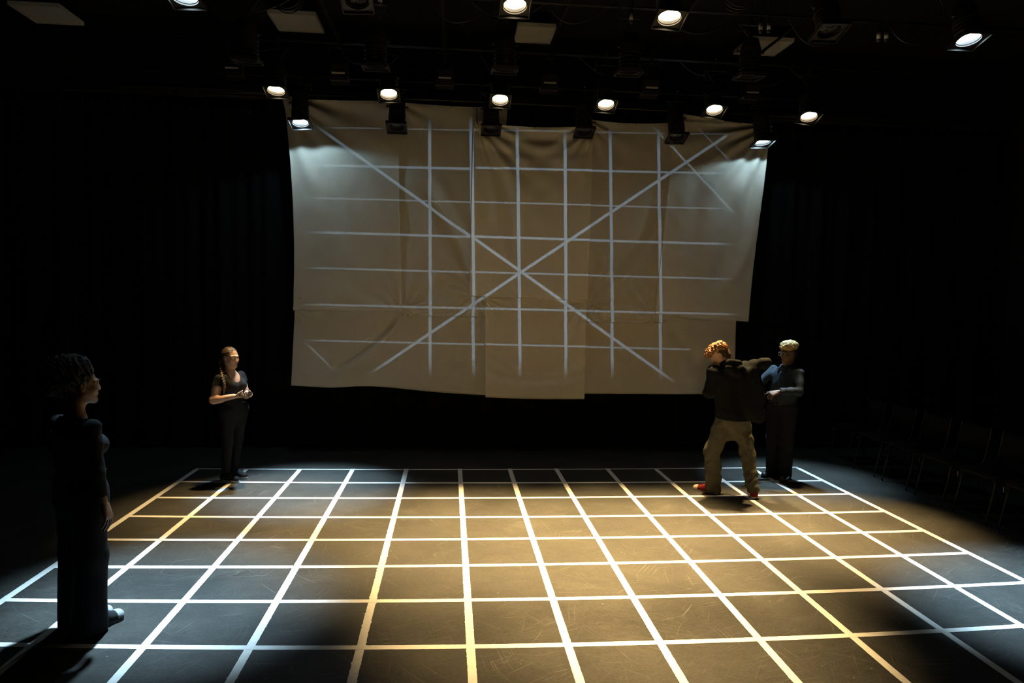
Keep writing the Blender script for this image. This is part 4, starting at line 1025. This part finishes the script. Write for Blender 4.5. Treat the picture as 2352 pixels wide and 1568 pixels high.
    Q.loft([(.034, .042, .62, .04, .03), (.035, .045, .70, .10, .07), (.036, .05, .80, .146, .104), (.033, .045, .88, .138, .10)], r, .03)
    Q.chain([rh, rk, ra], [.088, .058, .046], .06); Q.chain([lh, lk, la], [.088, .058, .046], .06); Q.half((0, 0, .055), (0, 0, -1), .003); Q.half((0, 0, .87), (0, 0, 1), .003)
    Q.ripple(wrinkle(.0022, (.2, .1, 1), 60, 17, lambda x, y, z: np.clip((.22 - z) / .1, .2, 1))); Q.obj('leggings', fabric('black_leggings', (.007, .007, .0075), .8), o)
    sm = {'upper': fabric('black_suede', (.018, .018, .02), .85), 'sole': fabric('white_rubber', (.62, .64, .66), .55), 'sole_label': 'white rubber sole', 'lace': fabric('dark_lace', (.05, .05, .05))}
    shoe(o, (-.100, .058), (.082, -.105), sm, hgt=.075); shoe(o, (.0, .205), (.168, .035), sm, hgt=.075)
    # the phone lies on her open hands: a thing of its own
    R = Matrix.Translation(root) @ Matrix.Rotation(rz, 4, 'Z')
    p = bpy.data.objects.new('phone', None); COL.objects.link(p)
    tag(p, 'black mobile phone held flat in both hands by the woman at the back left', 'phone')
    p.matrix_world = R @ Matrix.Translation((.150, -.215, 1.013)) @ Matrix.Rotation(math.radians(-8), 4, 'Z') @ Matrix.Rotation(math.radians(5), 4, 'X')
    bm = bmesh.new(); bm_box(bm, (0, 0, 0), (.160, .078, .010)); bmesh.ops.bevel(bm, geom=bm.edges[:], offset=.0035, segments=3, affect='EDGES'); from_bm('case', bm, fabric('phone_case', (.012, .012, .013), .5), p, True)
    bm = bmesh.new(); bm_box(bm, (0, 0, .0052), (.150, .070, .0008)); from_bm('screen', bm, principled('phone_glass', (.01, .01, .012), .08, noise=.1), p)
    bm = bmesh.new(); bm_lathe(bm, [(0, -.0065), (.006, -.0065), (.006, -.005)], 12, Matrix.Translation((.058, .022, 0))); from_bm('camera_lens', bm, M['glass_dark'], p)
phone_woman()

# ================================================================== young man in the hooded jacket, seen from behind
def jacket_man():
    h = .0044; az = 120; f, u, r = basis(az); root = (2.4255, -1.2043, 0); rz = -.40711
    hd = Head((-.165, -.005, 1.535), 182, 32, 0, 1.02, False)
    rs_, ls = V3(.105, .085, 1.395), V3(-.205, -.085, 1.355)
    re, rw = V3(.30, .02, 1.462), V3(.235, .235, 1.40)
    le, lw = V3(-.272, -.11, 1.135), V3(-.20, .12, 1.10)
    B = Solid((-.50, -.36, .0), (.42, .46, 1.76), h)
    hd.build(B, V3(-.065, -.01, 1.40), .054)
    B.cone((-.055, 0, 1.36), (-.03, 0, 1.10), .075, .075, .05); B.cone((-.03, 0, 1.10), (-.015, .0, .90), .075, .075, .05); B.ell((-.05, 0, 1.36), (.16, .08, .06), np.stack([r, f, V3(0, 0, 1)]), .05)
    B.chain([rs_, re, rw], [.04, .034, .027], .03); B.chain([ls, le, lw], [.04, .034, .027], .03)
    hand(B, rw + V3(0, .01, 0), (-.3, 1, -.35), (-.3, .2, -1), (-1, .2, .2), (.7, .8, .6)); hand(B, lw + V3(.005, .01, 0), (.6, .8, -.1), (1, -.5, 0), (0, .2, 1), (.8, .9, .6))
    rh, lh = V3(.065, .05, .86), V3(-.088, -.03, .86)
    rk, lk = V3(.145, .06, .45), V3(-.225, -.02, .47); ra, la = V3(.212, -.058, .08), V3(-.205, -.02, .08)
    B.chain([rh, rk, ra], [.085, .052, .035], .04); B.chain([lh, lk, la], [.085, .052, .035], .04)
    root = (root[0] - .030 * math.cos(rz), root[1] - .030 * math.sin(rz), 0)
    o = finish_body(B, 'person', skin_material('skin_fair', (.60, .36, .24), (.48, .18, .14)), root, rz, 'young man with auburn hair, dark hooded jacket, khaki trousers and red shoes', hd.lip)
    o.rotation_euler[1] = -.022
    hd.eyes(o, MAT_IRIS); hm = hair_mat('hair_auburn', (.20, .075, .022), .45); hs = hair_mat('hair_auburn_short', (.055, .024, .010), .6); hd.brows(o, hs, .0045)
    S2 = Solid((-.36, -.18, 1.36), (.06, .18, 1.76), .0042)   # short back and sides
    S2.ell(hd.P(0, -.020, .022), (.0775, .096, .086), hd.ax, .02); S2.ell(hd.P(0, -.055, -.035), (.060, .052, .055), hd.ax, .03)
    S2.half(hd.P(0, .035, 0), hd.f, .01); S2.half(hd.P(0, .0, .0), hd.f * .85 - hd.u * .5, .02); S2.ripple(curls(.0015, 220, 3)); S2.obj('short_hair', hs, o)
    H = Solid((-.46, -.20, 1.38), (.06, .20, 1.78), .0042)    # curly mop on top, swept forward
    H.ell(hd.P(0, -.005, .085), (.084, .108, .058), hd.ax, .03); H.ell(hd.P(0, .082, .078), (.066, .050, .038), hd.ax, .03); H.ell(hd.P(0, .118, .064), (.045, .028, .024), hd.ax, .025); H.ell(hd.P(0, -.075, .055), (.075, .050, .055), hd.ax, .03)
    rs2 = np.random.RandomState(5)
    for _ in range(70):
        a, b = rs2.uniform(0, 2 * PI), rs2.uniform(.0, 1.0)
        q = hd.P(.082 * b * math.cos(a), -.005 + .125 * b * math.sin(a), .075 + .062 * math.sqrt(max(0, 1 - b * b)))
        H.ell(q, np.array((.017, .017, .013)) * rs2.uniform(.7, 1.2), hd.ax, .006)
    H.ripple(curls(.0035, 120, 6)); H.obj('curly_hair', hm, o)
    J = Solid((-.44, -.34, .78), (.44, .42, 1.62), h)         # jacket
    J.loft([(-.022, .0, .82, .196, .142), (-.02, 0, .90, .196, .142), (-.03, 0, 1.02, .186, .132), (-.042, 0, 1.15, .192, .134), (-.05, 0, 1.27, .205, .132), (-.05, 0, 1.36, .185, .112), (-.05, 0, 1.42, .11, .085)], r, .03)
    J.chain([rs_, rs_ + (re - rs_) * .5 + V3(0, 0, -.006), re, rw], [.078, .070, .060, .046], .05); J.chain([ls, le, lw], [.078, .062, .046], .022)
    J.ell(ls + V3(-.01, -.02, 0), (.08, .075, .08), None, .04)
    back = -f
    J.cone(V3(.17, -.035, 1.33), V3(.255, -.02, .88), .055, .075, .05, (nrm((.1, -1, 0)), .42)); J.cone(V3(.20, .0, 1.36), V3(.25, -.01, 1.05), .06, .06, .05, (nrm((.1, -1, 0)), .5)); J.cone(V3(.06, -.03, 1.28), V3(.16, -.03, .95), .07, .08, .05, (nrm((.1, -1, 0)), .6)); J.cone(V3(.09, -.04, 1.0), V3(.24, -.02, .92), .06, .06, .04, (nrm((.1, -1, 0)), .5))
    nb = V3(-.055, -.01, 1.42)                                 # hood lying on the upper back
    J.ell(nb + back * .080 + V3(0, 0, -.015), (.118, .055, .052), np.stack([r, f, V3(0, 0, 1)]), .03); J.ell(nb + back * .100 + V3(.01, 0, -.055), (.070, .040, .050), np.stack([r, f, V3(0, 0, 1)]), .03)
    ring = [nb + r * .098 * math.sin(a) - f * .088 * math.cos(a) + V3(0, 0, .022 + .030 * math.cos(a)) for a in np.linspace(-2.2, 2.2, 15)]
    J.chain(ring, [.018, .021, .024, .026, .027, .028, .029, .030, .029, .028, .027, .026, .024, .021, .018], .016)
    J.ell(nb + V3(-.03, 0, .085) + f * .015, (.072, .064, .075), np.stack([r, f, V3(0, 0, 1)]), .008, 'cut'); J.ell(nb + back * .045 + V3(0, 0, .085), (.066, .030, .046), np.stack([r, f, V3(0, 0, 1)]), .010, 'cut')
    J.cone(V3(.125, -.135, 1.27), V3(.150, -.150, .84), .010, .014, .03, mode='cut'); J.cone(V3(-.185, -.185, 1.30), V3(-.205, -.165, 1.02), .010, .014, .02, mode='cut'); J.cone(V3(-.02, -.150, 1.33), V3(.10, -.10, 1.20), .006, .008, .03, mode='cut')
    J.ripple(wrinkle(.0058, (.75, .2, .6), 24, 23)); J.ripple(wrinkle(.0016, (.2, .5, .9), 50, 26)); J.ripple(wrinkle(.0085, (1, .2, .25), 48, 24, lambda x, y, z: np.clip((x - .05) / .1, 0, 1) * np.clip((z - 1.25) / .1, 0, 1)))
    J.half((0, 0, .838), (-.10, 0, -1), .004)
    J.obj('hooded_jacket', fabric('charcoal_fleece', (.0085, .0100, .0115), .95, .15, .12, 220, .05), o)
    Q = Solid((-.40, -.26, .0), (.34, .28, 1.0), h)           # loose cargo trousers
    Q.loft([(-.02, .0, .60, .04, .03), (-.022, .0, .70, .11, .075), (-.02, 0, .82, .165, .112), (-.02, 0, .95, .150, .10)], r, .03)
    ap, lp = ra + V3(.004, 0, -.05), la + V3(.0, 0, -.055)
    Q.chain([rh, rk, ap], [.100, .078, .068], .06); Q.chain([lh, lk, lp], [.100, .090, .084], .06)
    Q.ell(V3(.175, -.02, .60), (.034, .06, .09), None, .012); Q.ell(V3(-.175, -.085, .62), (.07, .034, .085), None, .012)
    Q.half((0, 0, .022), (0, 0, -1), .003); Q.half((.2, 0, .062), (.25, 0, -1), .003)
    Q.ripple(wrinkle(.0042, (.6, .2, .8), 34, 33)); Q.ripple(wrinkle(.0040, (-.5, .2, .9), 60, 34, lambda x, y, z: np.clip((.6 - z) / .2, .35, 1)))
    Q.obj('cargo_trousers', fabric('khaki_cotton', (.062, .061, .046), .9, .2, .25, 260), o)
    red = fabric('red_canvas', (.17, .014, .013), .8); sm = {'upper': red, 'sole': fabric('cream_rubber', (.66, .60, .48), .55), 'toe': fabric('cream_toe', (.70, .62, .48), .5), 'sole_label': 'cream rubber sole', 'lace': fabric('cream_lace', (.55, .5, .42))}
    shoe(o, (-.150, -.030), (-.432, .042), sm, 'hightop'); shoe(o, (.225, -.105), (.185, .175), sm, 'hightop')
jacket_man()

# ================================================================== young man in the dark shirt with bleached hair and glasses
def shirt_man():
    h = .0044; az = -125; f, u, r = basis(az); root = (3.275, -.4811, 0); rz = -.46211
    hd = Head((.098, .0, 1.512), -138, 4, 0, 1.0, False)
    rs_, ls = V3(-.070, .105, 1.30), V3(.222, -.105, 1.285)
    re, rw = V3(-.232, .0, 1.125), V3(-.30, -.215, 1.13)
    le, lw = V3(.218, -.21, 1.085), V3(.005, -.345, 1.085)
    B = Solid((-.44, -.56, .0), (.36, .30, 1.68), h)
    hd.build(B, V3(.085, .0, 1.34), .047)
    B.cone((.08, 0, 1.31), (.06, 0, 1.1), .065, .075, .05); B.cone((.06, 0, 1.1), (.04, 0, .88), .075, .08, .05); B.ell((.077, 0, 1.28), (.13, .055, .045), np.stack([r, f, V3(0, 0, 1)]), .05)
    B.chain([rs_, re, rw], [.036, .031, .026], .03); B.chain([ls, le, lw], [.036, .031, .026], .03)
    hand(B, rw + V3(-.003, -.01, 0), (-.3, -1, .05), (.5, .1, -1), (-.8, .2, .3), (.5, .5, .4), .08)
    hand(B, lw + V3(-.012, -.006, -.002), (-.95, -.30, -.32), (.0, .65, -.8), (-.2, -.6, .6), (.9, .9, .6), .05, 1.0, [(.12, .12, .08), (.75, .8, .5), (.95, .9, .6), (1.05, .9, .6)], (.65, .45, .1))
    rh, lh = V3(-.04, .045, .86), V3(.105, -.045, .86)
    rk, lk = V3(-.062, .03, .47), V3(.092, -.06, .47); ra, la = V3(-.068, .06, .08), V3(.080, -.035, .08)
    B.chain([rh, rk, ra], [.085, .052, .035], .04); B.chain([lh, lk, la], [.085, .052, .035], .04)
    root = (root[0] - .015 * math.cos(rz), root[1] - .015 * math.sin(rz), 0)
    o = finish_body(B, 'person', skin_material('skin_dark', (.135, .072, .045), (.16, .065, .055)), root, rz, 'young man with bleached curly hair and glasses in a dark buttoned shirt, pointing', hd.lip)
    o.rotation_euler[1] = -.030
    hd.eyes(o, MAT_IRIS); hd.brows(o, hair_mat('brow_dark', (.012, .008, .006)), .0045)
    S2 = Solid((-.05, -.16, 1.40), (.26, .18, 1.68), .0042)
    S2.ell(hd.P(0, -.018, .026), (.0770, .096, .086), hd.ax, .02); S2.ell(hd.P(0, -.05, -.03), (.062, .052, .055), hd.ax, .03); S2.half(hd.P(0, .058, .068), hd.f * .9 - hd.u * .4, .01); S2.half(hd.P(0, .010, .0), hd.f * .85 - hd.u * .5, .02)
    for sg in (-1, 1): S2.ell(hd.P(sg * .080, -.002, -.002), (.02, .026, .036), hd.ax, .01, 'cut')
    S2.ripple(curls(.0015, 220, 3)); S2.obj('short_hair', hair_mat('hair_dark_roots', (.020, .013, .008), .6), o)
    H = Solid((-.06, -.18, 1.48), (.27, .18, 1.72), .0042)
    H.ell(hd.P(0, -.012, .078), (.088, .106, .074), hd.ax, .03); H.half(hd.P(0, .075, .050), hd.f * .8 - hd.u * .6, .01)
    rs2 = np.random.RandomState(8)
    for _ in range(170):
        a, b = rs2.uniform(0, 2 * PI), math.sqrt(rs2.uniform(0, 1.0))
        q = hd.P(.092 * b * math.cos(a), -.012 + .112 * b * math.sin(a), .062 + .086 * math.sqrt(max(0, 1 - b * b)))
        H.ell(q, np.array((.0165, .0165, .015)) * rs2.uniform(.75, 1.2), hd.ax, .004)
    H.ripple(curls(.0028, 170, 6)); H.obj('curly_hair', hair_mat('hair_bleached', (.50, .34, .13), .5), o)
    # clear framed glasses
    gm = principled('clear_acetate', (.30, .31, .33), .15, spec=.8, noise=.1)
    g = bpy.data.objects.new('glasses', None); COL.objects.link(g); g.parent = o; g['label'] = 'clear framed glasses'
    for sg in (-1, 1):
        bm = bmesh.new(); pts = [Vector(hd.P(sg * (.033 + .024 * math.copysign(abs(math.cos(a)) ** .7, math.cos(a))), .108 - .010 * abs(.033 + .024 * math.cos(a)) / .06, .003 + .019 * math.copysign(abs(math.sin(a)) ** .75, math.sin(a)))) for a in np.linspace(0, 2 * PI, 29)]
        bm_tube(bm, pts, .0027, 6); from_bm('rim', bm, gm, g, True)
        bm = bmesh.new(); bm_tube(bm, [Vector(hd.P(sg * .056, .099, .010)), Vector(hd.P(sg * .073, .070, .010)), Vector(hd.P(sg * .080, .0, .012)), Vector(hd.P(sg * .078, -.02, .002))], .0024, 6); from_bm('temple_arm', bm, gm, g, True)
    bm = bmesh.new(); bm_tube(bm, [Vector(hd.P(-.010, .106, .008)), Vector(hd.P(0, .110, .010)), Vector(hd.P(.010, .106, .008))], .0026, 6); from_bm('bridge', bm, gm, g, True)
    shirtm = fabric('dark_blue_twill', (.018, .029, .043), .75, .2, .25, 300)
    T = Solid((-.42, -.54, .84), (.36, .30, 1.46), h)
    T.loft([(.045, .0, .885, .168, .118), (.048, 0, .95, .172, .124), (.06, 0, 1.08, .176, .128), (.068, 0, 1.18, .182, .126), (.075, 0, 1.27, .182, .110), (.078, 0, 1.335, .12, .085), (.08, 0, 1.365, .07, .068)], r, .03)
    T.chain([rs_, re, rw + (rw - re) * -.06], [.057, .052, .042], .035); T.chain([ls, le, lw + (lw - le) * -.04], [.056, .052, .042], .030)
    T.ell(V3(.085, 0, 1.395) + f * .02, (.046, .054, .055), np.stack([r, f, V3(0, 0, 1)]), .006, 'cut')
    d = nrm(rw - re); T.cone(rw - d * .012 + d * .05, rw + d * .2, .07, .07, .002, mode='cut'); d = nrm(lw - le); T.cone(lw - d * .0 + d * .05, lw + d * .2, .07, .07, .002, mode='cut')
    T.ripple(wrinkle(.0036, (.4, .5, 1), 40, 43)); 
    mk = lambda x, y, z: np.clip((.02 - x) / .08, 0, 1) * np.clip((z - 1.05) / .05, 0, 1) + np.clip((-.16 - y) / .05, 0, 1)
    T.ripple(wrinkle(.0062, (.8, .5, -.6), 50, 44, mk)); T.half((0, 0, .90), (0, 0, -1), .003); T.obj('shirt', shirtm, o)
    # collar leaves, placket with buttons, chest badge
    S_ = Solid((-.06, -.16, 1.26), (.24, .14, 1.44), .0038); cb = V3(.08, 0, 1.352)
    for sg in (-1, 1):
        S_.cone(cb + r * .070 * sg - f * .02 + V3(0, 0, .012), cb + r * .040 * sg + f * .074 + V3(0, 0, -.012), .024, .020, .01, (nrm(r * sg * .6 + V3(0, 0, .8)), .42)); S_.cone(cb + r * .040 * sg + f * .074 + V3(0, 0, -.012), cb + r * .052 * sg + f * .105 + V3(0, 0, -.060), .020, .008, .01, (f, .5))
    S_.chain([V3(.083, 0, 1.362) + (r * math.sin(a) - f * math.cos(a)) * .061 + V3(0, 0, .010 * math.cos(a)) for a in np.linspace(-2.5, 2.5, 17)], [.019] * 17, .008); S_.ell(V3(.085, 0, 1.385), (.049, .049, .10), None, .004, 'cut'); S_.obj('collar', shirtm, o)
    def front(z, off):
        zs = [.885, .95, 1.08, 1.18, 1.27, 1.335]; cx = np.interp(z, zs, [.045, .048, .06, .068, .075, .078]); b = np.interp(z, zs, [.118, .124, .128, .126, .110, .085])
        return V3(cx, 0, z) + f * (b + off)
    bm = bmesh.new(); bm_tube(bm, [Vector(front(z, .0)) for z in np.linspace(.90, 1.30, 12)], .008, 6); from_bm('placket', bm, shirtm, o, True)
    for z in (.97, 1.06, 1.15, 1.24):
        bm = bmesh.new(); bmesh.ops.create_uvsphere(bm, u_segments=10, v_segments=6, radius=.0052); q = from_bm('button', bm, fabric('button_dark', (.03, .035, .04), .3), o, True); q.location = front(z, .008)
    bm = bmesh.new(); rs3 = random.Random(2)                   # small woven emblem on the chest: a crest of short stitched strokes
    cc = front(1.185, -.016) - r * .072
    for k in range(10):
        a = 2 * PI * k / 10; p = cc + r * .020 * math.cos(a) + V3(0, 0, .026 * math.sin(a)); q = cc + r * .020 * math.cos(a + .5) + V3(0, 0, .026 * math.sin(a + .5)); bm_tube(bm, [Vector(p + f * .006), Vector(q + f * .006)], .0028, 5)
    for k in range(-2, 3): bm_tube(bm, [Vector(cc - r * .012 + V3(0, 0, .008 * k) + f * .007), Vector(cc + r * .012 + V3(0, 0, .008 * k) + f * .007)], .0022, 5)
    from_bm('badge', bm, fabric('badge_thread', (.10, .13, .15), .7), o, True)
    Q = Solid((-.22, -.24, .0), (.28, .24, .96), h)
    Q.loft([(.033, 0, .58, .04, .03), (.036, 0, .70, .11, .075), (.042, 0, .84, .168, .118), (.045, 0, .925, .162, .115)], r, .03)
    Q.chain([rh, rk, ra + V3(0, 0, -.04)], [.100, .082, .076], .06); Q.chain([lh, lk, la + V3(0, 0, -.04)], [.100, .082, .076], .06)
    Q.half((0, 0, .024), (0, 0, -1), .003); Q.half((0, 0, .915), (0, 0, 1), .003); Q.ripple(wrinkle(.0035, (.3, .2, 1), 45, 53, lambda x, y, z: np.where(z < .35, 1., .5))); Q.obj('trousers', fabric('black_twill', (.008, .008, .009), .85), o)
    K = Solid((-.20, -.22, .86), (.28, .22, .98), .004); K.loft([(.044, 0, .888, .176, .126), (.045, 0, .926, .175, .125)], r, .006); K.obj('belt', fabric('brown_leather', (.035, .026, .018), .45), o)
    bm = bmesh.new(); bc = front(.907, .010)
    for a, b in (((-.024, -.016), (.024, -.016)), ((.024, -.016), (.024, .016)), ((.024, .016), (-.024, .016)), ((-.024, .016), (-.024, -.016)), ((.0, -.016), (.0, .016))): bm_tube(bm, [Vector(bc + r * a[0] + V3(0, 0, a[1])), Vector(bc + r * b[0] + V3(0, 0, b[1]))], .0035, 6)
    q = from_bm('buckle', bm, M['bright_metal'], o, True); q['label'] = 'silver belt buckle'
    sm = {'upper': principled('black_leather', (.015, .015, .016), .3, spec=.6, noise=.2), 'sole': fabric('black_rubber', (.02, .02, .02), .6)}
    shoe(o, (-.010, .105), (-.180, -.110), sm, 'dress', .08); shoe(o, (.125, .02), (.045, -.235), sm, 'dress', .08)
shirt_man()
